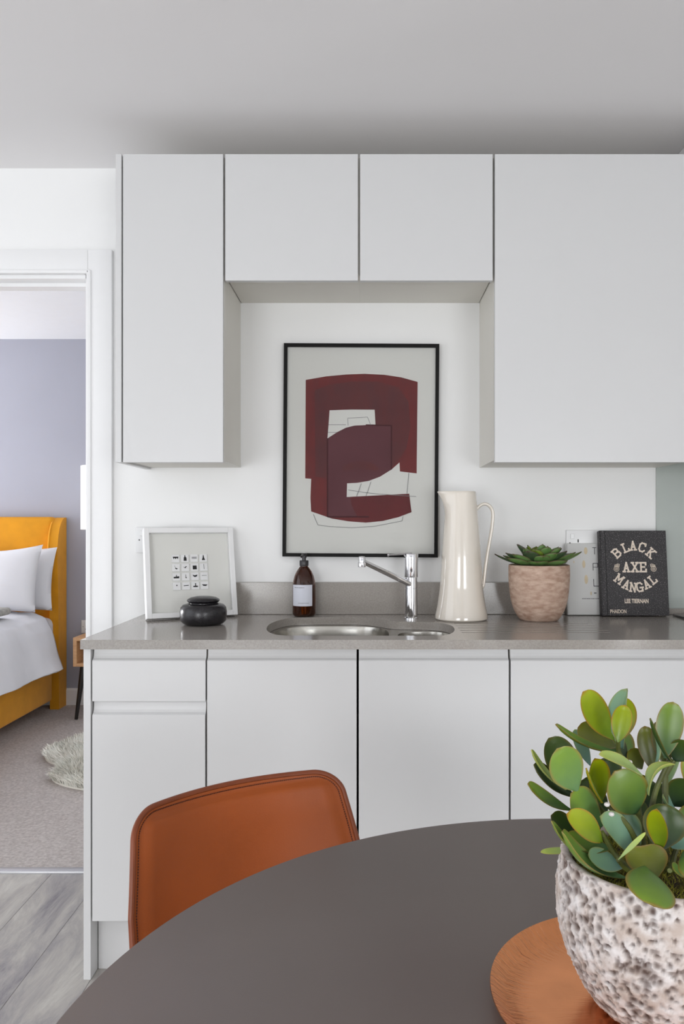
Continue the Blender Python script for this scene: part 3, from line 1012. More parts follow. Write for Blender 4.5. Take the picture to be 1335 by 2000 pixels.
# ------------------------------------------------------------------ pitcher
D = 2.560
k = D / F
c = (P(900.5, 1200, D).x, D, CT)
pt = root('pitcher', c, 'tall cream glazed ceramic pitcher with a slim loop handle', 'pitcher')
px_prof = [(0, 1208), (48, 1208.5), (51.5, 1206), (51, 1200), (47.5, 1184), (44.5, 1165), (42, 1146), (40, 1115), (38.2, 1085), (36, 1053), (33.5, 1020), (31.5, 995), (29.8, 975), (28.6, 960)]
prof = [(r * k, (1208.6 - y) * k) for r, y in px_prof]
Ht = prof[-1][1]


def spout_r(a, r, z):
    t = max(0, (z - (Ht - .085)) / .085)
    d = math.cos(a - math.pi)
    s_ = max(0, d) ** 7
    return r + s_ * .030 * t ** 2.2 + (-.003 * t * (1 - abs(d)) if t > 0 else 0)


fine = []
for (r1, z1), (r2, z2) in zip(prof[1:], prof[2:]):
    for q in range(4):
        fine.append((r1 + (r2 - r1) * q / 4, z1 + (z2 - z1) * q / 4))
fine.append(prof[-1])
innr = [(r - .005, z) for r, z in fine if z > .03][::-1] + [(0, .028)]
MB().lathe([prof[0]] + fine + [(fine[-1][0] - .0025, Ht + .002)] + innr, c, 72, spout_r).build('body', M['cream'], pt, angle=60)
hpts = [P(x_, y_, D) for x_, y_ in ((927, 999), (934, 990), (943, 984.5), (952, 986), (959, 993), (962, 1004), (960.5, 1027), (956, 1055), (951, 1084), (947, 1112), (944.5, 1135), (942, 1146), (938, 1148))]
MB().tube(catmull(hpts, 4), .0068, 14, flat=(1.3, .8)).build('handle', M['cream'], pt, angle=80)

# ------------------------------------------------------------------ leaves


def leaf(name, base, tip, width, nrm, m, parent, cup=.25, bend=.12, thick=.0022, shape='paddle', nu=11, nv=17, twist=0.0):
    base, tip, nrm = Vector(base), Vector(tip), Vector(nrm)
    ax = tip - base
    Ln = ax.length
    ax.normalize()
    nrm = (nrm - ax * nrm.dot(ax)).normalized()
    sd = ax.cross(nrm).normalized()
    bm = bmesh.new()
    al = bm.verts.layers.float.new('along'); rl = bm.verts.layers.float.new('rim')
    top_, bot = [], []
    for j in range(nv):
        t = j / (nv - 1)
        t = (t * .45 + .55 * math.sin(t * R90)) if shape == 'paddle' else t
        if shape == 'paddle':
            tt = t ** 1.0
            w = (.10 + .90 * math.sin(min(1, tt / .58) * R90) ** .95) * (1 if tt < .58 else math.sqrt(max(0, 1 - ((tt - .58) / .42) ** 2.1)))
        else:
            w = (.50 + .50 * math.sin(min(1, t / .6) * R90)) * (1 if t < .6 else max(0, 1 - ((t - .6) / .4) ** 2.4))
        w = max(w, .012) * width / 2
        tw = twist * t
        s2 = sd * math.cos(tw) + nrm * math.sin(tw)
        n2 = nrm * math.cos(tw) - sd * math.sin(tw)
        cl = base + ax * (Ln * t) + n2 * (bend * Ln * 4 * t * (1 - t) * -1)
        ra, rb = [], []
        for i in range(nu):
            s_ = -1 + 2 * i / (nu - 1)
            ss = math.sin(s_ * R90)
            off = cup * (w * 1.0) * ss * ss
            th = thick * (1 - .85 * abs(ss) ** 3) * (1 if t < .93 else .6)
            p = cl + s2 * (w * ss) + n2 * off
            va = bm.verts.new(p + n2 * th * .5); vb = bm.verts.new(p - n2 * th * .5)
            rim = max(0, (abs(ss) - .86) / .14) if abs(ss) > .86 else 0
            if t > .93:
                rim = max(rim, (t - .93) / .07)
            for v_ in (va, vb):
                v_[al] = t
                v_[rl] = rim * .8
            ra.append(va); rb.append(vb)
        top_.append(ra); bot.append(rb)
    for j in range(nv - 1):
        for i in range(nu - 1):
            bm.faces.new((top_[j][i], top_[j][i + 1], top_[j + 1][i + 1], top_[j + 1][i]))
            bm.faces.new((bot[j][i], bot[j + 1][i], bot[j + 1][i + 1], bot[j][i + 1]))
        bm.faces.new((top_[j][0], top_[j + 1][0], bot[j + 1][0], bot[j][0]))
        bm.faces.new((top_[j][-1], bot[j][-1], bot[j + 1][-1], top_[j + 1][-1]))
    for j in (0, nv - 1):
        for i in range(nu - 1):
            bm.faces.new((top_[j][i], bot[j][i], bot[j][i + 1], top_[j][i + 1]))
    bmesh.ops.recalc_face_normals(bm, faces=bm.faces[:])
    me = bpy.data.meshes.new(name)
    bm.to_mesh(me); bm.free()
    return finish(name, me, m, parent, angle=70)


# ------------------------------------------------------------------ small succulent in terracotta pot
D = 2.545
k = D / F
c = (P(1052, 1200, D).x, D, CT)
su = root('potted_succulent', c, 'low rosette succulent in a weathered terracotta pot between pitcher and books', 'plant')
pp_ = [(0, 1209), (34, 1209.5), (38, 1207), (46, 1195), (52, 1180), (56, 1160), (58.5, 1135), (59, 1115), (58.5, 1102)]
prof = [(r * k, (1209.6 - y) * k) for r, y in pp_]
hp = prof[-1][1]
sm = [(v_.x, v_.y) for v_ in catmull([(a, b_, 0) for a, b_ in prof[1:]], 3)]
MB().lathe([(0, .001)] + sm + [(sm[-1][0] - .004, hp + .0015), (sm[-1][0] - .008, hp - .001), (sm[-1][0] - .010, hp - .02), (0, hp - .022)], c, 56).build('pot', M['terracotta'], su, angle=60)
MB().lathe([(0, hp - .0195), (.03, hp - .018), (.08, hp - .0205)], c, 32).build('soil', M['soil'], su)
random.seed(12)
cc = Vector((c[0], c[1], CT + hp - .010))


def az(deg, el, ln):
    a, e_ = math.radians(deg), math.radians(el)
    return Vector((math.cos(a) * math.cos(e_), math.sin(a) * math.cos(e_), math.sin(e_))) * ln


sspec = []
for i in range(14):
    sspec.append((i * 25.7 + 8, random.uniform(16, 28), random.uniform(.100, .122), .056, random.choice(['s', 's', 'sd'])))
for i in range(11):
    sspec.append((i * 32.7 + 20, random.uniform(34, 46), random.uniform(.088, .102), .046, random.choice(['s', 'sd', 'sy'])))
for i in range(8):
    sspec.append((i * 45 + 5, random.uniform(50, 66), random.uniform(.070, .085), .036, random.choice(['s', 'sy', 'sy'])))
for i in range(5):
    sspec.append((i * 72 + 15, random.uniform(68, 80), random.uniform(.05, .062), .026, 'sy'))
sspec.append((178, 16, .145, .030, 'sd'))
sspec.append((-6, 20, .140, .042, 's'))
sspec.append((205, 14, .122, .062, 's'))
sspec.append((255, 12, .095, .066, 's'))
sspec.append((310, 12, .110, .068, 's'))
for (a_, e_, ln, wd, kind) in sspec:
    d = az(a_, e_, ln)
    bs = cc + Vector((d.x, d.y, 0)) * .12 + Vector((0, 0, .006 + .01 * (e_ / 60)))
    n_ = Vector((-d.x, -d.y, 0)).normalized() * math.sin(math.radians(e_)) + Vector((0, 0, math.cos(math.radians(e_))))
    leaf('leaf', bs, cc + d + Vector((0, 0, .004)), wd, n_, LM[kind], su, cup=.32, bend=.07, thick=.005, shape='lance', nu=7, nv=10)

# ------------------------------------------------------------------ books


def book(nm, x0, w, h, t, ydep, lean, label, mcover, zr=0.0):
    r_ = root(nm, (x0, ydep, CT + .0005 + t * math.sin(math.radians(lean))), label, 'book', None, (-math.radians(lean), 0, zr))
    b = MB()
    b.box(0, w, 0, .003, 0, h, .0008, 1)            # front board
    b.box(0, w, t - .003, t, 0, h, .0008, 1)        # back board
    b.box(-.0015, .004, .0, t, 0, h, .0014, 2)       # spine
    b.build('cover', mcover, r_, world=False)
    MB().box(.004, w - .004, .003, t - .003, .003, h - .003).build('page_block', M['pages'], r_, smooth=False, world=False)
    return r_


# slab letters as strokes in a 0..1 x 0..1.25 box
GL = {
    'B': [((0.1, 0), (0.1, 1)), ((0, 0), (.6, 0)), ((0, 1), (.55, 1)), ((.1, .53), (.58, .53)), ((.55, 1), (.78, .86)), ((.78, .86), (.74, .62)), ((.74, .62), (.58, .53)), ((.58, .53), (.82, .38)), ((.82, .38), (.82, .14)), ((.82, .14), (.6, 0))],
    'L': [((.15, 0), (.15, 1)), ((0, 0), (.75, 0)), ((.75, 0), (.75, .22)), ((0, 1), (.34, 1))],
    'A': [((.12, 0), (.42, 1)), ((.42, 1), (.72, 0)), ((.24, .34), (.6, .34)), ((0, 0), (.26, 0)), ((.58, 0), (.84, 0))],
    'C': [((.8, .82), (.6, 1)), ((.6, 1), (.25, 1)), ((.25, 1), (.05, .78)), ((.05, .78), (.05, .22)), ((.05, .22), (.25, 0)), ((.25, 0), (.6, 0)), ((.6, 0), (.8, .18)), ((.8, 1), (.8, .76))],
    'K': [((.15, 0), (.15, 1)), ((0, 0), (.3, 0)), ((0, 1), (.3, 1)), ((.15, .4), (.75, 1)), ((.33, .56), (.78, 0)), ((.62, 1), (.9, 1)), ((.65, 0), (.95, 0))],
    'X': [((.08, 0), (.76, 1)), ((.08, 1), (.76, 0)), ((0, 0), (.24, 0)), ((.6, 0), (.86, 0)), ((0, 1), (.24, 1)), ((.6, 1), (.86, 1))],
    'E': [((.12, 0), (.12, 1)), ((0, 0), (.78, 0)), ((0, 1), (.74, 1)), ((.12, .52), (.58, .52)), ((.78, 0), (.78, .24)), ((.74, 1), (.74, .78))],
    'M': [((.12, 0), (.12, 1)), ((.12, 1), (.5, .35)), ((.5, .35), (.88, 1)), ((.88, 1), (.88, 0)), ((0, 0), (.26, 0)), ((.74, 0), (1.0, 0)), ((0, 1), (.14, 1)), ((.86, 1), (1, 1))],
    'N': [((.12, 0), (.12, 1)), ((.12, 1), (.74, 0)), ((.74, 0), (.74, 1)), ((0, 0), (.26, 0)), ((0, 1), (.14, 1)), ((.6, 1), (.88, 1))],
    'G': [((.8, .82), (.6, 1)), ((.6, 1), (.25, 1)), ((.25, 1), (.05, .78)), ((.05, .78), (.05, .22)), ((.05, .22), (.25, 0)), ((.25, 0), (.6, 0)), ((.6, 0), (.78, .14)), ((.78, .0), (.78, .42)), ((.5, .42), (.9, .42))],
}


def glyph(b, ch, size, org, ang, y, wd=.16):
    """org: bottom centre of letter in (x,z); ang rotation; drawn on plane y"""
    ca, sa = math.cos(ang), math.sin(ang)
    gw = max(max(p[0], q[0]) for p, q in GL[ch])
    for (p, q) in GL[ch]:
        a = Vector(((p[0] - gw / 2) * .86, p[1])) * size
        c_ = Vector(((q[0] - gw / 2) * .86, q[1])) * size
        d = (c_ - a); l_ = d.length; d.normalize()
        n_ = Vector((-d.y, d.x)) * (wd * size / 2)
        e_ = d * (wd * size / 2)
        quad = [a - e_ + n_, c_ + e_ + n_, c_ + e_ - n_, a - e_ - n_]
        glyph.k += 1
        yy = y - .00001 * (glyph.k % 7)
        vs_ = [b.b.verts.new((org[0] + v_.x * ca - v_.y * sa, yy, org[1] + v_.x * sa + v_.y * ca)) for v_ in quad]
        b.b.faces.new(vs_)


glyph.k = 0
bk = book('black_book', .7605, .2180, .2790, .028, 2.628, 7, 'black speckled hardback standing in front of the white book', M['bookblack'], 0.0)
# zoom coordinates on the cover: 5.68 px per px, x 420..1120 wide, y 90..1035 high
SXB = .218 / 712.0
SZB = .279 / 945.0


def BK(zx, zy):
    t_ = (zy - 90) / 945
    xl = 408 + 14 * t_; xr = 1117 + 47 * t_
    return ((zx - xl) / (xr - xl) * .218, (1 - t_) * .279)


allg = []
for ch_, zx, zy, a_ in [('B', 616, 377, 42), ('L', 700, 325, 22), ('A', 768, 306, 2), ('C', 850, 322, -18), ('K', 930, 378, -42)]:
    allg.append((ch_, .0275, BK(zx, zy), math.radians(a_)))
for ch_, zx, zy in (('A', 692, 548), ('X', 785, 548), ('E', 874, 548)):
    allg.append((ch_, .0290, BK(zx, zy), 0))
for ch_, zx, zy, a_ in (('M', 586, 668, -36), ('A', 672, 734, -24), ('N', 758, 768, -8), ('G', 845, 765, 9), ('A', 930, 728, 24), ('L', 1005, 672, 38)):
    allg.append((ch_, .0270, BK(zx, zy), math.radians(a_)))
for ch_, sz_, org_, an_ in allg:
    b = MB()
    glyph(b, ch_, sz_, org_, an_, -.0004, .19)
    b.build('letter', M['bookcream'], bk, smooth=False, world=False)
for txt, zx, zy, sz, bold in (('LEE TIERNAN', 800, 876, .0165, .0005), ('PHAIDON', 597, 990, .0150, .0002)):
    me = text_mesh(txt, sz, bold)
    me.transform(Matrix.Translation((BK(zx, zy)[0], -.0004, BK(zx, zy)[1])) @ Matrix.Rotation(R90, 4, 'X') @ Matrix.Diagonal((.80 if 'LEE' in txt else .80, 1.15, 1, 1)))
    finish('author_lettering' if 'LEE' in txt else 'publisher_lettering', me, M['bookcream'], bk, smooth=False, world=False)
# small ornamental hands either side of the middle word
for cx in (583, 987):
    b = MB()
    ox, oz = BK(cx, 505)
    sg = 1 if cx > 700 else -1
    for rr_ in (.0085, .0048):
        pts_ = [Vector((ox + math.cos(a_ / 14 * 2 * math.pi) * rr_, -.0006, oz - .004 + math.sin(a_ / 14 * 2 * math.pi) * rr_)) for a_ in range(15)]
        for p, q in zip(pts_, pts_[1:]):
            b.tube([p, q], .0008, 4)
    for j in range(4):
        p = Vector((ox - sg * (.008 - j * .0045), -.0006, oz + .002))
        b.tube([p, p + Vector((-sg * .002, 0, .0125 - abs(j - 1) * .002))], [.0017, .0012], 5)
    b.tube([Vector((ox - .002, -.0006, oz - .004)), Vector((ox + .002, -.0006, oz - .004))], .0018, 5)
    b.build('ornament', M['bookcream'], bk, smooth=False, world=False)
# hinge groove
MB().box(.016, .0185, -.0003, .0002, .001, .278).build('hinge_groove', M['ink'], bk, smooth=False, world=False)

wb = book('white_book', P(1109, 1198, 2.662).x, .200, .236, .020, 2.664, 6, 'white hardback with thin black capitals, half hidden behind the black book', M['bookwhite'])


def WK(zx, zy):   # zoom (5.68/px) coordinates of the white cover
    return ((zx - 50) / 5.68 * 2.665 / F, (1012 - zy) / 5.68 * 2.665 / F)


for bars in ([(340, 262, 384, 268), (360, 262, 366, 340), ], [(340, 438, 400, 444), (340, 438, 346, 520), (340, 480, 392, 485), (392, 438, 398, 485)], [(342, 615, 348, 696), (342, 690, 400, 697)]):
    b = MB()
    for (xa, ya, xb, yb) in bars:
        p0, p1 = WK(xa, yb), WK(xb, ya)
        b.box(p0[0], p1[0], -.0004, .0, p0[1], p1[1])
    b.build('letter', M['ink'], wb, smooth=False, world=False)
for (zx, zy, a_, h_) in ((265, 300, 30, 55), (240, 450, 26, 60), (262, 620, 30, 70), (312, 775, 14, 30), (130, 425, 10, 18)):
    b = MB()
    o_ = WK(zx, zy)
    vs_ = [b.b.verts.new((o_[0] + math.cos(q / 12 * 2 * math.pi) * a_ * .0002, -.0004, o_[1] + math.sin(q / 12 * 2 * math.pi) * h_ * .00022)) for q in range(12)]
    b.b.faces.new(vs_)
    b.build('gold_motif', M['gold'], wb, smooth=False, world=False)
b = MB()
random.seed(3)
u = 210
while u < 395:
    du = random.uniform(8, 18)
    p0, p1 = WK(u, 838), WK(u + du, 828)
    b.box(p0[0], p1[0], -.0004, 0, p0[1], p1[1])
    u += du + 5
p0, p1 = WK(345, 778), WK(372, 764)
b.box(p0[0], p1[0], -.0004, 0, p0[1], p1[1])
b.build('fine_print', M['inkgrey'], wb, smooth=False, world=False)['kind'] = 'stuff'

# ------------------------------------------------------------------ round table
TC = Vector((.2808, .6753, 0)); TR = .5705; TZ = .750
tb = root('dining_table', (TC.x, TC.y, 0), 'round dark taupe dining table filling the foreground', 'table')
MB().lathe([(0, TZ - .022), (TR - .022, TZ - .022), (TR - .004, TZ - .012), (TR, TZ - .006), (TR - .0005, TZ - .002), (TR - .003, TZ), (0, TZ)], (TC.x, TC.y, 0), 160).build('tabletop', M['table'], tb, angle=50)
MB().lathe([(0, .018), (.035, .018), (.035, .60), (.045, .70), (.13, .722), (.13, .7275), (0, .7275)], (TC.x, TC.y, 0), 40).build('pedestal', M['blackp'], tb)
MB().lathe([(0, .001), (.26, .001), (.262, .006), (.24, .012), (.05, .020), (0, .021)], (TC.x, TC.y, 0), 64).build('base', M['blackp'], tb)

# ------------------------------------------------------------------ leather chair
fwd = Vector((.587, -.81, 0)); wdt = Vector((.81, .587, 0))
CM = Vector((-.1785, 1.2785, 0))
ch = root('dining_chair', (CM.x + fwd.x * .2, CM.y + fwd.y * .2, 0), 'cognac leather shell dining chair pushed up to the round table', 'chair')
prof_pts = [(-.040, .785), (-.030, .742), (-.016, .68), (-.004, .61), (.006, .55), (.022, .505), (.055, .475), (.11, .460), (.20, .455), (.30, .457), (.38, .456), (.42, .445)]
pc = catmull([(a, 0, z) for a, z in prof_pts], 6)
# arc length along the profile
ls = [0]
for p, q in zip(pc, pc[1:]):
    ls.append(ls[-1] + (q - p).length)
LT = ls[-1]
NV = 70


def prof_at(l_):
    for i in range(len(ls) - 1):
        if l_ <= ls[i + 1]:
            t_ = (l_ - ls[i]) / max(1e-9, ls[i + 1] - ls[i])
            p = pc[i].lerp(pc[i + 1], t_)
            tg = (pc[i + 1] - pc[i]).normalized()
            return p, tg
    return pc[-1], (pc[-1] - pc[-2]).normalized()


RCN = .042


def shell_pt(u, v, off=0.0, pad=0.0):
    l_ = v * LT
    p, tg = prof_at(l_)
    hw = .182 + .020 * min(1, l_ / .15)
    r_ = RCN
    if l_ < r_:
        hw = hw - r_ + math.sqrt(max(0, r_ * r_ - (r_ - l_) ** 2))
    if LT - l_ < .08:
        q = .08
        hw = hw - q + math.sqrt(max(0, q * q - (q - (LT - l_)) ** 2))
    s_ = u * hw
    back = max(0, min(1, 1 - (l_ - .20) / .18))
    wrap = .064 * (abs(s_) / .198) ** 2
    nf = Vector((-tg.z, 0, tg.x))       # surface normal in profile plane (towards sitter)
    if nf.x * back + nf.z * (1 - back) < 0:
        nf = -nf
    pos2 = p + nf * (wrap * (back + (1 - back) * .35) - .064 * back * 1.0 + off)
    edge = min((1 - abs(u)) * hw, l_, LT - l_)
    if pad:
        e_ = max(0, min(1, (edge - .013) / .014))
        pos2 += nf * pad * (e_ * e_ * (3 - 2 * e_))
    # crown: the top edge is highest in the middle
    z = pos2.z - .010 * max(0, 1 - l_ / .25) + (.006 * (1 - (u * u)) * max(0, 1 - l_ / .1))
    w_ = CM + fwd * (pos2.x + .004) + wdt * s_
    return Vector((w_.x, w_.y, z))


def vv(j, n):   # denser rows near the top corner
    t_ = j / (n - 1)
    return t_ ** 1.6


def shell(off0, off1, pad):
    b = MB()
    nu, nv = 41, NV
    top_ = [[b.b.verts.new(shell_pt(-1 + 2 * i / (nu - 1), vv(j, nv), off1, pad)) for i in range(nu)] for j in range(nv)]
    bot = [[b.b.verts.new(shell_pt(-1 + 2 * i / (nu - 1), vv(j, nv), off0, 0)) for i in range(nu)] for j in range(nv)]
    for j in range(nv - 1):
        for i in range(nu - 1):
            b.b.faces.new((top_[j][i], top_[j][i + 1], top_[j + 1][i + 1], top_[j + 1][i]))
            b.b.faces.new((bot[j][i], bot[j + 1][i], bot[j + 1][i + 1], bot[j][i + 1]))
        b.b.faces.new((top_[j][0], top_[j + 1][0], bot[j + 1][0], bot[j][0]))
        b.b.faces.new((top_[j][-1], bot[j][-1], bot[j + 1][-1], top_[j + 1][-1]))
    for j in (0, nv - 1):
        for i in range(nu - 1):
            b.b.faces.new((top_[j][i], bot[j][i], bot[j][i + 1], top_[j][i + 1]))
    return b


shell(.000, .006, .009).build('leather_lining', M['leather'], ch, angle=60)
o = shell(-.010, -.0005, 0).build('outer_shell', M['leather_edge'], ch, angle=60)
o['label'] = 'pale tan outer leather shell'
# dark edge binding and seam stitches round the back


def border(inset, off, lmax=.46):
    H0 = .182
    r_ = RCN - inset
    pts_ = []

    def put(sv, l_):
        hw = H0 + .020 * min(1, l_ / .15)
        if l_ < RCN:
            hw = hw - RCN + math.sqrt(max(0, RCN * RCN - (RCN - l_) ** 2))
        pts_.append(shell_pt(max(-1, min(1, sv / hw)), l_ / LT, off))
    for sg in (-1, 1):
        side = []
        n1_, n2_, n3_ = 70, 16, 44
        for q in range(n1_):
            l_ = lmax * LT + (RCN - lmax * LT) * q / n1_
            side.append((sg * (H0 + .020 * min(1, l_ / .15) - inset), l_))
        for q in range(n2_ + 1):
            a = q / n2_ * R90
            l_ = RCN - r_ * math.sin(a)
            side.append((sg * (H0 + .020 * min(1, l_ / .15) - RCN + r_ * math.cos(a)), l_))
        e0 = side[-1]
        for q in range(1, n3_ + 1):
            side.append((e0[0] * (1 - q / n3_), e0[1]))
        if sg == 1:
            side = side[::-1][1:]
        for sv, l_ in side:
            put(sv, l_)
    return pts_


b = MB().tube(border(.0002, .0032), .0046, 10)
o = b.build('edge_binding', M['stitch'], ch)
o.data.materials[0] = M['binding']
b = MB()
spts = border(.0088, .0070)
for p, q in zip(spts, spts[1:]):
    if (q - p).length > .0008:
        b.tube([p.lerp(q, .2), p.lerp(q, .8)], .0009, 5)
o = b.build('seam_stitching', M['stitch'], ch); o['kind'] = 'stuff'
for (a_, s_) in ((.05, -.16), (.05, .16), (.36, -.16), (.36, .16)):
    t0 = CM + fwd * (a_ + .03) + wdt * s_ * .8
    t1 = CM + fwd * (a_ + (-.03 if a_ < .2 else .04)) + wdt * s_ * 1.25
    MB().tube([(t0.x, t0.y, .449 if a_ > .2 else .462), (t1.x, t1.y, .001)], [.016, .009], 16).build('leg', M['darkwood'], ch)
b = MB()
q0 = CM + fwd * .22
b.box(-.16, .16, -.15, .15, .436, .446, .002)
mm_ = b.mesh('seat_bracket')
mm_.transform(Matrix.Translation((q0.x, q0.y, 0)) @ Matrix.Rotation(math.atan2(wdt.y, wdt.x), 4, 'Z'))
finish('seat_bracket', mm_, M['darkwood'], ch)

# ------------------------------------------------------------------ copper tray
tr_ = root('copper_tray', (.275, .75, TZ), 'round hammered copper tray on the table under the stone pot', 'tray')
MB().lathe([(0, .001), (.132, .001), (.148, .0045), (.1585, .0125), (.161, .0160), (.1605, .0175), (.158, .0165), (.146, .0070), (.130, .0036), (0, .0036)], (.275, .75, TZ), 120).build('dish', M['brass'], tr_, angle=60)

# ------------------------------------------------------------------ stone pot with plant
PZ = TZ + .004
pc0 = Vector((.275, .750, PZ))
pl_ = root('potted_plant', tuple(pc0), 'broad-leaved green succulent in a pitted pale stone pot on the copper tray', 'plant')
ptop = .896 - PZ
rp = [(.0, .0), (.050, .0), (.062, .006), (.074, .020), (.084, .038), (.093, .060), (.0985, .085), (.099, .108), (.097, .128), (.0945, ptop)]
rp2 = [(v_.x, v_.y) for v_ in catmull([(a, b_, 0) for a, b_ in rp[1:]], 12)]
SEG = 420
bm = bmesh.new()
pl_at = bm.verts.layers.float.new('pit')


def pitd(p):
    d1 = noise.voronoi(p * 135)[0][0]
    d2 = noise.voronoi((p + Vector((3, 1, 2))) * 240)[0][0]
    n1 = noise.noise(p * 60)
    n0 = noise.noise(p * 22 + Vector((5, 5, 5)))
    warp = p + Vector((noise.noise(p * 150), noise.noise(p * 150 + Vector((7, 0, 0))), noise.noise(p * 150 + Vector((0, 9, 0))))) * .0022
    d1 = noise.voronoi(warp * 150)[0][0]
    d3 = noise.voronoi((warp + Vector((9, 4, 6))) * 95)[0][0]
    big = max(0, 1 - d1 / max(.12, .52 + .30 * n0)) ** .55
    hug = max(0, 1 - d3 / max(.05, .38 + .50 * n0)) ** .5 * 1.15
    sml = max(0, 1 - d2 / .42) * .5
    pit = max(big, sml, hug)
    n1 = n1 * .6 + noise.noise(p * 190) * .8 + noise.noise(p * 420) * .4
    return pit, n1


rings = []
# resample profile to about 1.1 mm
ps = []
for (a0, z0), (a1, z1) in zip(rp2, rp2[1:]):
    n_ = max(1, int(math.hypot(a1 - a0, z1 - z0) / .0012))
    for q in range(n_):
        ps.append((a0 + (a1 - a0) * q / n_, z0 + (z1 - z0) * q / n_))
ps.append(rp2[-1])
for (r_, z_) in ps:
    ring = []
    for i in range(SEG):
        a = 2 * math.pi * i / SEG
        base_ = Vector((r_ * math.cos(a), r_ * math.sin(a), z_))
        pit, n1 = pitd(base_)
        edge = min(1, (ptop - z_) / .006 + .15) * min(1, z_ / .01)
        dr = (-pit * .0034 + n1 * .0013) * edge
        v_ = bm.verts.new(base_ + Vector((math.cos(a), math.sin(a), 0)) * dr)
        v_[pl_at] = min(1, max(0, pit - .15) * 1.25)
        ring.append(v_)
    rings.append(ring)
for rr_, zz_ in ((-.003, .0008), (-.007, .0), (-.009, -.006), (-.010, -.022), (-.012, -.035)):
    ring = []
    for i in range(SEG):
        a = 2 * math.pi * i / SEG
        r_ = .0945 + rr_ + noise.noise(Vector((math.cos(a) * 4, math.sin(a) * 4, rr_ * 300))) * .0006
        ring.append(bm.verts.new((r_ * math.cos(a), r_ * math.sin(a), ptop + zz_)))
    rings.append(ring)
for A_, B2 in zip(rings, rings[1:]):
    for i in range(SEG):
        j = (i + 1) % SEG
        bm.faces.new((A_[i], A_[j], B2[j], B2[i]))
bm.faces.new(rings[0][::-1])
bmesh.ops.recalc_face_normals(bm, faces=bm.faces[:])
me = bpy.data.meshes.new('pot'); bm.to_mesh(me); bm.free()
finish('stone_pot', me, M['lava'], pl_, world=False, angle=80)
# soil bed
b = MB()
b.lathe([(.0, ptop - .012), (.03, ptop - .011), (.06, ptop - .013), (.085, ptop - .016), (.0851, ptop - .03), (0, ptop - .03)], tuple(pc0), 48)
b.build('soil', M['soil'], pl_)
# moss tufts: short blades over the soil
random.seed(7)
vs_, fs_ = [], []
for i in range(5200):
    a = random.uniform(0, 2 * math.pi); r_ = .084 * math.sqrt(random.random())
    x_, y_ = r_ * math.cos(a), r_ * math.sin(a)
    clump = noise.noise(Vector((x_ * 60, y_ * 60, 1)))
    h_ = .003 + .006 * max(0, clump + .3) * random.random() + .002
    d = Vector((random.uniform(-1, 1), random.uniform(-1, 1), random.uniform(.3, 1))).normalized() * h_ * 1.6
    s_ = Vector((random.uniform(-1, 1), random.uniform(-1, 1), 0)).normalized() * .0006
    p0 = Vector((x_, y_, ptop - .0135))
    n_ = len(vs_)
    vs_ += [tuple(p0 - s_), tuple(p0 + s_), tuple(p0 + d)]
    fs_.append((n_, n_ + 1, n_ + 2))
me = bpy.data.meshes.new('moss'); me.from_pydata(vs_, [], fs_)
o = finish('moss', me, M['moss'], pl_, smooth=False, world=False)
o['kind'] = 'stuff'


def ZP(zx, zy, D):
    return P(1020 + zx / 4.238, 1330 + zy / 4.238, D)


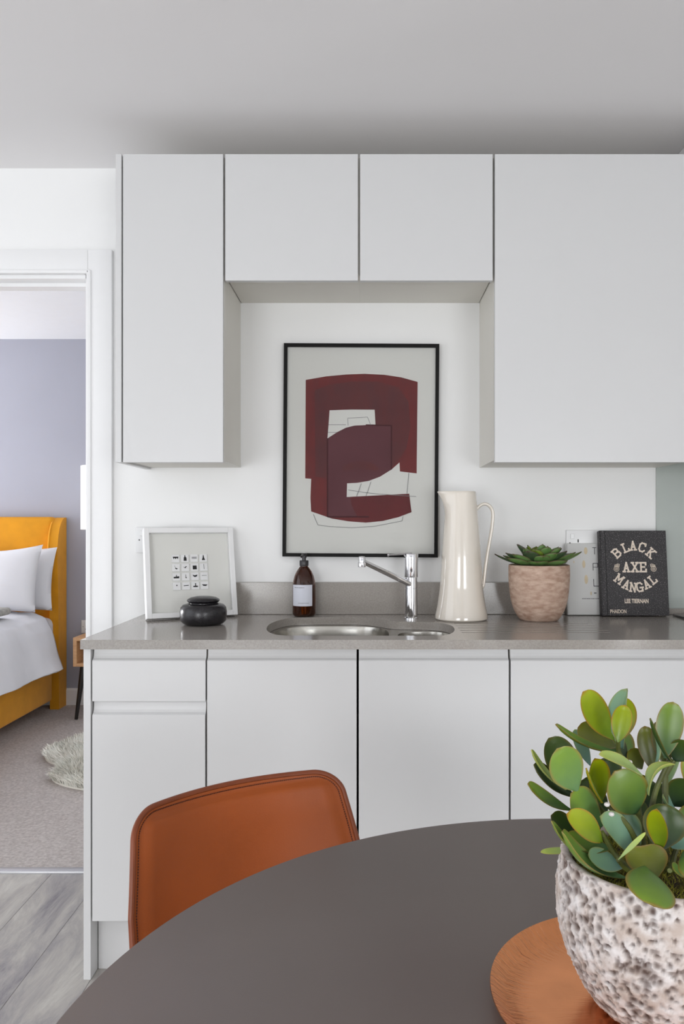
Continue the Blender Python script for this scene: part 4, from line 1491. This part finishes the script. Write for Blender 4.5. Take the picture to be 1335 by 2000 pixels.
# (base x, y, depth), (tip x, y, depth), width px(zoom), facing (x,y,z), tone, cup, bend, twist
LV = [
    ((748, 480, .775), (500, 88, .765), 235, (.25, -1, .35), 'y', .22, .05, 0),
    ((770, 545, .790), (455, 385, .800), 215, (.2, -1, .6), 'o', .25, .08, 0),
    ((800, 590, .765), (272, 358, .735), 95, (.35, -.45, 1), 'g', .5, .09, 0),
    ((775, 520, .800), (835, 128, .800), 235, (-.1, -1, .1), 'y', .3, .02, 0),
    ((790, 505, .745), (850, 198, .742), 158, (-.5, -1, .2), 'y', .45, .04, 0),
    ((830, 560, .770), (865, 62, .775), 205, (-1, -.65, .2), 't', .45, -.10, .3),
    ((1175, 640, .765), (1245, 172, .770), 205, (-.3, -1, .2), 'g', .25, .05, 0),
    ((1170, 690, .775), (1120, 330, .785), 170, (.2, -1, .3), 'o', .3, .05, 0),
    ((1075, 740, .780), (1010, 372, .785), 160, (-.3, -1, .2), 'o', .4, .05, 0),
    ((1225, 660, .750), (1055, 308, .740), 60, (1, .2, .4), 'd', .5, .06, .2),
    ((1080, 740, .755), (1075, 400, .760), 70, (1, -.2, .1), 't', .5, -.12, 0),
    ((985, 730, .795), (890, 562, .800), 140, (0, -1, .5), 'o', .3, .06, 0),
    ((1215, 660, .770), (1215, 400, .790), 110, (-.8, -1, 0), 'o', .4, .05, 0),
    ((1255, 660, .770), (1370, 500, .760), 190, (-.2, -1, .3), 'd', .3, .05, 0),
    ((1040, 945, .735), (1262, 690, .740), 130, (-1, -.2, .9), 'p', .6, -.24, .2),
    ((985, 785, .725), (632, 605, .715), 128, (.25, -.6, 1), 'p', .3, -.06, 0),
    ((935, 1095, .745), (760, 745, .735), 345, (.05, -1, .25), 'g', .22, -.08, 0),
    ((470, 900, .775), (215, 472, .775), 270, (.15, -1, .35), 'd', .28, .06, 0),
    ((450, 905, .735), (285, 560, .725), 300, (.1, -1, .35), 'l', .18, .03, 0),
    ((360, 900, .760), (72, 568, .755), 75, (.9, -.5, .5), 'p', .5, .10, 0),
    ((430, 960, .765), (92, 690, .765), 190, (.35, -.6, 1), 'd', .4, .10, 0),
    ((400, 1070, .750), (42, 848, .735), 135, (.2, -.7, 1), 'g', .35, .09, 0),
    ((640, 1010, .765), (600, 640, .760), 205, (.35, -1, .2), 'y', .55, .07, 0),
    ((560, 700, .800), (430, 400, .810), 100, (0, -1, 0), 't', .2, .03, 0),
    ((660, 1010, .740), (525, 720, .735), 36, (1, -.5, .3), 'y', .4, .05, 0),
    ((655, 1200, .745), (400, 930, .735), 300, (.3, -1, .6), 'l', .25, .08, 0),
    ((655, 1330, .715), (365, 1100, .705), 215, (.15, -1, .8), 'y', .28, -.06, 0),
    ((520, 1370, .745), (235, 1110, .750), 230, (.5, -.8, .8), 'd', .45, .14, 0),
    ((640, 1530, .725), (238, 1160, .715), 105, (.6, -.5, 1), 'l', .4, .10, 0),
    ((850, 1635, .715), (325, 1245, .705), 200, (.55, -.35, 1), 'l', .55, .16, 0),
    ((460, 1395, .770), (148, 1416, .770), 62, (0, -.6, 1), 'p', .3, .02, 0),
    ((900, 1420, .735), (640, 1120, .725), 255, (.45, -.8, .7), 't', .3, -.08, 0),
    ((960, 1400, .745), (740, 1090, .750), 260, (.2, -1, .5), 't', .3, -.06, 0),
    ((835, 1540, .720), (540, 1440, .715), 190, (.1, -.8, 1), 't', .25, .05, 0),
    ((730, 1390, .725), (360, 1290, .730), 190, (.2, -.6, 1), 'g', .4, .12, 0),
    ((1000, 1300, .770), (880, 1130, .765), 200, (.3, -1, .6), 'o', .3, .05, 0),
    ((1130, 1400, .728), (1190, 1020, .738), 345, (0, -1, .35), 'd', .35, .08, 0),
    ((1140, 1400, .708), (1108, 1060, .692), 165, (-.75, -1, .25), 'y', .55, .05, 0),
    ((790, 1480, .690), (1018, 1252, .690), 40, (.2, -1, .6), 'p', .4, .03, 0),
    ((1010, 1560, .725), (880, 1640, .715), 120, (.2, -.8, .8), 'y', .4, .06, 0),
    ((1080, 1660, .685), (990, 1365, .712), 320, (-.3, -.9, .9), 'o', .50, .12, 0),  # olive tone puts the shade low on this leaf into its colour
    ((1010, 1540, .672), (1090, 1865, .630), 400, (.1, -1, .45), 'g', -.10, -.05, 0),
    ((1335, 1590, .705), (1240, 1550, .695), 120, (0, -.8, 1), 'l', .3, .05, 0),
    ((1250, 1030, .775), (1400, 830, .765), 260, (-.1, -1, .4), 'd', .3, .06, 0),
    ((1250, 1050, .770), (1160, 960, .760), 160, (0, -.8, 1), 't', .3, .06, 0),
    ((1230, 1380, .740), (1420, 1200, .745), 220, (-.3, -1, .5), 't', .3, .06, 0),
    ((1330, 1300, .760), (1480, 1040, .760), 250, (-.3, -1, .4), 'g', .3, .06, 0),
    ((1350, 1500, .720), (1560, 1400, .700), 240, (-.3, -1, .7), 'l', .3, .06, 0),
    ((1330, 1420, .700), (1500, 1620, .670), 260, (-.1, -1, .5), 'g', -.2, -.08, 0),
    ((1400, 1000, .780), (1600, 760, .790), 260, (-.2, -1, .4), 'g', .3, .06, 0),
    ((1380, 900, .770), (1480, 560, .780), 240, (-.2, -1, .3), 'y', .3, .06, 0),
    ((1000, 1050, .790), (1120, 860, .800), 240, (0, -1, .3), 'd', .3, .05, 0),
    ((760, 860, .800), (660, 640, .810), 220, (0, -1, .4), 'd', .3, .05, 0),
    ((700, 1080, .790), (560, 980, .795), 200, (.1, -1, .4), 'd', .3, .05, 0),
    ((870, 1120, .785), (960, 960, .790), 220, (0, -1, .3), 'd', .3, .05, 0),
    ((620, 960, .805), (520, 800, .815), 260, (.1, -1, .3), 'd', .3, .05, 0),
    ((900, 1000, .810), (1060, 820, .815), 260, (0, -1, .3), 'o', .3, .05, 0),
    ((1150, 1050, .800), (1100, 850, .810), 260, (0, -1, .3), 'd', .3, .05, 0),
    ((820, 1250, .790), (760, 1060, .795), 260, (0, -1, .4), 'd', .3, .05, 0),
    ((1050, 1250, .795), (960, 1080, .800), 260, (0, -1, .4), 'o', .3, .05, 0),
    ((1200, 1280, .790), (1280, 1080, .800), 260, (0, -1, .4), 'd', .3, .05, 0),
    ((620, 1280, .780), (500, 1130, .785), 240, (.3, -1, .4), 'd', .3, .05, 0),
    ((860, 640, .800), (720, 520, .805), 180, (.1, -1, .5), 'd', .3, .05, 0),
    # the far side of the plant
    ((900, 700, .83), (760, 420, .87), 220, (0, 1, .5), 'g', .3, .05, 0),
    ((1150, 900, .83), (1300, 600, .88), 240, (.2, 1, .5), 'l', .3, .05, 0),
    ((1000, 1150, .83), (850, 900, .90), 240, (-.2, 1, .6), 'g', .3, .05, 0),
    ((1250, 1250, .82), (1450, 1050, .89), 240, (.4, 1, .6), 'y', .3, .05, 0),
    ((800, 1350, .81), (560, 1200, .86), 220, (-.5, .8, .8), 'd', .3, .05, 0),
]
for (b0, t0, wz, nrm, tone, cup, bend, tw) in LV:
    B0, T0 = ZP(*b0), ZP(*t0)
    dm = (b0[2] + t0[2]) / 2
    wd = 1.06 * wz / 4.238 * dm / F
    leaf('leaf', B0, T0, wd, nrm, LM[tone], pl_, cup=cup, bend=bend, thick=.0024, twist=tw)
# stems
soil_c = Vector((pc0.x, pc0.y, PZ + ptop - .014))
ST = [
    [(.75, (790, 500)), (.755, (800, 600)), (.752, (880, 700)), (.75, (930, 850)), (.75, (960, 1100)), (.752, (1000, 1400))],
    [(.745, (690, 1020)), (.735, (800, 1120)), (.735, (900, 1250)), (.74, (1000, 1480))],
    [(.755, (1225, 640)), (.757, (1150, 790)), (.757, (1090, 950)), (.755, (1050, 1200)), (.755, (1080, 1450))],
    [(.745, (440, 890)), (.755, (560, 960)), (.755, (700, 1130)), (.745, (900, 1420)), (.745, (960, 1520))],
    [(.718, (655, 1250)), (.722, (740, 1400)), (.72, (840, 1520)), (.725, (950, 1600))],
    [(.70, (790, 1480)), (.708, (850, 1545)), (.715, (950, 1620))],
    [(.69, (1215, 1570)), (.71, (1230, 1560)), (.735, (1200, 1560))],
    [(.765, (1255, 660)), (.765, (1180, 780))],
    [(.765, (1330, 1300)), (.755, (1260, 1420)), (.745, (1230, 1560))],
]
for st in ST:
    pts_ = [ZP(x_, y_, d_) for d_, (x_, y_) in st]
    sp_ = catmull(pts_, 5)
    last = sp_[-1]
    # root the long ones in the soil
    if (last - soil_c).length < .12:
        sp_.append(Vector((soil_c.x + (last.x - soil_c.x) * .6, soil_c.y + (last.y - soil_c.y) * .6, min(last.z, soil_c.z) - .004)))
    n_ = len(sp_)
    MB().tube(sp_, [.0020 + .0014 * i / n_ for i in range(n_)], 8).build('stem', M['stem'], pl_)
for (zx, zy, d_) in ((697, 1022, .722), (735, 1102, .718), (885, 672, .742)):
    p = ZP(zx, zy, d_)
    MB().lathe([(0, -.0024), (.0022, -.0012), (.0026, 0), (.0020, .0014), (0, .0022)], tuple(p), 10).build('stem_scar', M['node'], pl_)

# ------------------------------------------------------------------ bedroom
bed = root('bed', (-2.93, 4.3, 0), 'mustard yellow velvet bed with a winged headboard', 'bed')
b = MB()
b.box(-3.87, -2.05, 5.235, 5.335, .10, 1.247, .03, 4)
b.build('headboard', M['yellow'], bed, angle=60)


def wing(x_in, x_out, sg):
    b = MB()
    rows = [(0.0, 5.205), (.30, 5.20), (.65, 5.195), (.88, 5.185), (1.00, 5.178), (1.08, 5.186), (1.15, 5.205), (1.20, 5.235), (1.235, 5.28), (1.243, 5.315)]
    rs = catmull([(0, y_, z_) for z_, y_ in rows], 4)
    prof = [(p.y, p.z) for p in rs] + [(5.335, 1.243), (5.335, 0.0)]
    b.prism(prof, 'x', min(x_in, x_out), max(x_in, x_out))
    bmesh.ops.bevel(b.b, geom=[e_ for e_ in b.b.edges if e_.calc_face_angle(0) > .8], offset=.012, segments=3, profile=.5, affect='EDGES')
    return b


wing(-2.056, -1.998, 1).build('wing', M['yellow'], bed, angle=60)
wing(-3.92, -3.862, -1).build('wing', M['yellow'], bed, angle=60)
b = MB()
rs = catmull([(-2.056, y_ - .002, z_) for z_, y_ in [(.88, 5.185), (1.00, 5.178), (1.08, 5.186), (1.15, 5.205), (1.20, 5.235), (1.235, 5.28)]], 6)
b.tube(rs, .006, 8).build('piping', M['yellow'], bed)
MB().box(-3.86, -2.00, 3.15, 5.10, .085, .335, .012, 3).build('bed_base', M['yellow'], bed)
MB().box(-3.84, -2.03, 3.17, 5.23, .335, .60, .05, 4).build('mattress', M['linen'], bed)
MB().lathe([(0, 0), (.02, 0), (.026, .085), (0, .085)], (-2.10, 3.3, 0), 12).lathe([(0, 0), (.02, 0), (.026, .085), (0, .085)], (-3.75, 3.3, 0), 12).build('foot', M['darkwood'], bed)


def duv(u, v):
    # u across from right hem up over the top to the left hem ; v along from pillows to foot
    y = 5.03 - v * 1.86
    L_ = [(-1.865, .315), (-1.885, .36), (-1.925, .46), (-1.965, .55), (-2.01, .615), (-2.09, .648), (-2.3, .662), (-2.9, .668), (-3.55, .655), (-3.80, .62), (-3.92, .45), (-3.95, .31)]
    f_ = u * (len(L_) - 1)
    i = min(int(f_), len(L_) - 2)
    t_ = f_ - i
    x = L_[i][0] * (1 - t_) + L_[i + 1][0] * t_
    z = L_[i][1] * (1 - t_) + L_[i + 1][1] * t_
    if u < .35:
        k_ = (1 - u / .35)
        x += -.035 * k_ * min(1, v * 2.5) + .012 * k_ * math.sin(v * 21)
        y -= .10 * k_ * (1 - v)   # the corner of the duvet is pulled forward
    nz_ = noise.noise(Vector((x * 5, y * 4, z * 5))) * .014 + noise.noise(Vector((x * 14, y * 12, 3))) * .005
    return Vector((x + nz_ * .6, y, z + nz_))


b = MB().grid(duv, 90, 90)
me = b.mesh('duvet')
o = finish('duvet', me, M['linen'])
tag(o, 'white crumpled duvet hanging over the side of the yellow bed', 'duvet')
sd_ = o.modifiers.new('s', 'SOLIDIFY'); sd_.thickness = .022; sd_.offset = -1


def pillow(nm, cx, cz, y0, w, h, t, lean, lab, sag=.02):
    r_ = root(nm, (cx, y0, cz), lab, 'pillow', None, (-math.radians(lean), 0, 0))
    b = MB()

    def fn(sign):
        def g(u, v):
            a, c_ = -1 + 2 * u, -1 + 2 * v
            pin = 1 - .06 * (1 - a * a) * abs(c_) ** 2
            x = a * w / 2 * (1 - .05 * (1 - c_ * c_))
            z = h / 2 + c_ * h / 2 * (1 - .07 * (1 - a * a)) - (sag * (1 - a * a) if c_ > 0 else 0)
            th = t / 2 * (max(0, (1 - a ** 4)) * max(0, (1 - c_ ** 4))) ** .55
            th += noise.noise(Vector((x * 9, z * 9, sign))) * .006 * (1 - a ** 4) * (1 - c_ ** 4)
            return Vector((x, -sign * th, z))
        return g
    b.grid(fn(1), 30, 26); b.grid(fn(-1), 30, 26)
    bmesh.ops.remove_doubles(b.b, verts=b.b.verts[:], dist=.0005)
    b.build('pillowcase', M['linen'], r_, world=False, angle=80)


pillow('pillow', -2.395, .664, 4.90, .74, .425, .16, 16, 'front white pillow leaning on the yellow headboard', .03)
pillow('pillow', -2.375, .655, 5.085, .76, .405, .13, 12, 'rear white pillow, its corner peeking out behind the front one', .01)
o = MB().box(-2.75, -2.085, 4.40, 4.72, .672, .715, .02, 4).build('throw', M['throw'])
tag(o, 'folded grey-beige throw on the duvet at the left frame edge', 'throw')
o.rotation_euler = (0, 0, 0)

ns = root('nightstand', (-1.56, 5.1, 0), 'small oak box nightstand on black tapered legs beside the bed', 'nightstand')
x0, x1, y0, y1, z0, z1 = -1.803, -1.34, 4.92, 5.28, .33, .507
b = MB()
b.box(x0, x0 + .022, y0, y1, z0, z1, .001, 1)
b.box(x1 - .022, x1, y0, y1, z0, z1, .001, 1)
b.box(x0 + .022, x1 - .022, y0, y1, z1 - .020, z1, .001, 1)
b.box(x0 + .022, x1 - .022, y0, y1, z0, z0 + .020, .001, 1)
b.box(x0 + .022, x1 - .022, y1 - .012, y1 - .001, z0 + .02, z1 - .02)
b.build('open_box', M['oak'], ns)
for (lx, ly, sx, sy) in ((x0 + .05, y0 + .04, -1, -1), (x1 - .05, y0 + .04, 1, -1), (x0 + .05, y1 - .04, -1, 1), (x1 - .05, y1 - .04, 1, 1)):
    MB().tube([(lx, ly, z0 + .001), (lx + sx * .038, ly + sy * .02, .005)], [.019, .010], 16).build('leg', M['darkwood'], ns)
lp_ = root('table_lamp', (-1.60, 5.09, z1), 'table lamp with a white drum shade on the nightstand, cut off by the door frame', 'lamp')
MB().lathe([(0, .001), (.07, .001), (.07, .012), (.012, .02), (.010, .60), (0, .60)], (-1.60, 5.09, z1), 32).build('stand', M['darkwood'], lp_)
MB().lathe([(.205, .660), (.205, 1.055), (.202, 1.055), (.202, .660), (.205, .660)], (-1.60, 5.09, z1), 64).build('lamp_shade', M['shade'], lp_)
MB().tube([(-1.60 - .2035, 5.09, z1 + .70), (-1.60 + .2035, 5.09, z1 + .70)], .003, 6).tube([(-1.60, 5.09, z1 + .58), (-1.60, 5.09, z1 + .71)], .006, 8).build('shade_carrier', M['chrome'], lp_)

# sheepskin: base hide with thousands of wool strands
rug_pts = [(-1.66, 4.16), (-1.63, 4.34), (-1.54, 4.50), (-1.45, 4.66), (-1.30, 4.78), (-1.10, 4.82), (-.92, 4.70), (-.86, 4.45), (-.88, 4.1), (-.90, 3.85), (-1.0, 3.66), (-1.16, 3.60), (-1.30, 3.63), (-1.42, 3.70), (-1.49, 3.79), (-1.50, 3.90), (-1.53, 3.98), (-1.61, 4.05)]
rg = root('sheepskin_rug', (-1.25, 4.2, .004), 'fluffy ivory sheepskin on the bedroom carpet beside the end panel', 'rug')
loop = [(p.x, p.y) for p in catmull([(a, b_, 0) for a, b_ in rug_pts], 4, True)]
hm = curve_mesh([loop], .008)
hm.transform(Matrix.Translation((0, 0, .009)))
finish('hide', hm, M['fur'], rg, smooth=False)
lx = np.array(loop)


def inside(x, y):
    c_ = False
    n_ = len(loop)
    j = n_ - 1
    for i in range(n_):
        if (loop[i][1] > y) != (loop[j][1] > y) and x < (loop[j][0] - loop[i][0]) * (y - loop[i][1]) / (loop[j][1] - loop[i][1]) + loop[i][0]:
            c_ = not c_
        j = i
    return c_


random.seed(9)
vs_, fs_ = [], []
cnt = 0
while cnt < 42000:
    x = random.uniform(-1.70, -.84); y = random.uniform(3.58, 4.84)
    if not inside(x, y):
        continue
    cnt += 1
    fx = noise.noise(Vector((x * 7, y * 7, 0))) * .7 + (x + 1.2) * .8
    fy = noise.noise(Vector((x * 7, y * 7, 9))) * .7 + (y - 4.2) * .6
    d = Vector((fx + random.uniform(-.4, .4), fy + random.uniform(-.4, .4), 1.0 + random.uniform(-.3, .3))).normalized() * random.uniform(.035, .06)
    s_ = Vector((random.uniform(-1, 1), random.uniform(-1, 1), 0)).normalized() * .0022
    p0 = Vector((x, y, .012))
    p1 = p0 + d * .6
    p2 = p0 + d + Vector((fx, fy, -.6)) * .012
    n_ = len(vs_)
    vs_ += [tuple(p0 - s_), tuple(p0 + s_), tuple(p1 - s_), tuple(p1 + s_), tuple(p2)]
    fs_ += [(n_, n_ + 1, n_ + 3, n_ + 2), (n_ + 2, n_ + 3, n_ + 4)]
me = bpy.data.meshes.new('wool'); me.from_pydata(vs_, [], fs_)
o = finish('wool', me, M['fur'], rg, smooth=False)
o['kind'] = 'stuff'
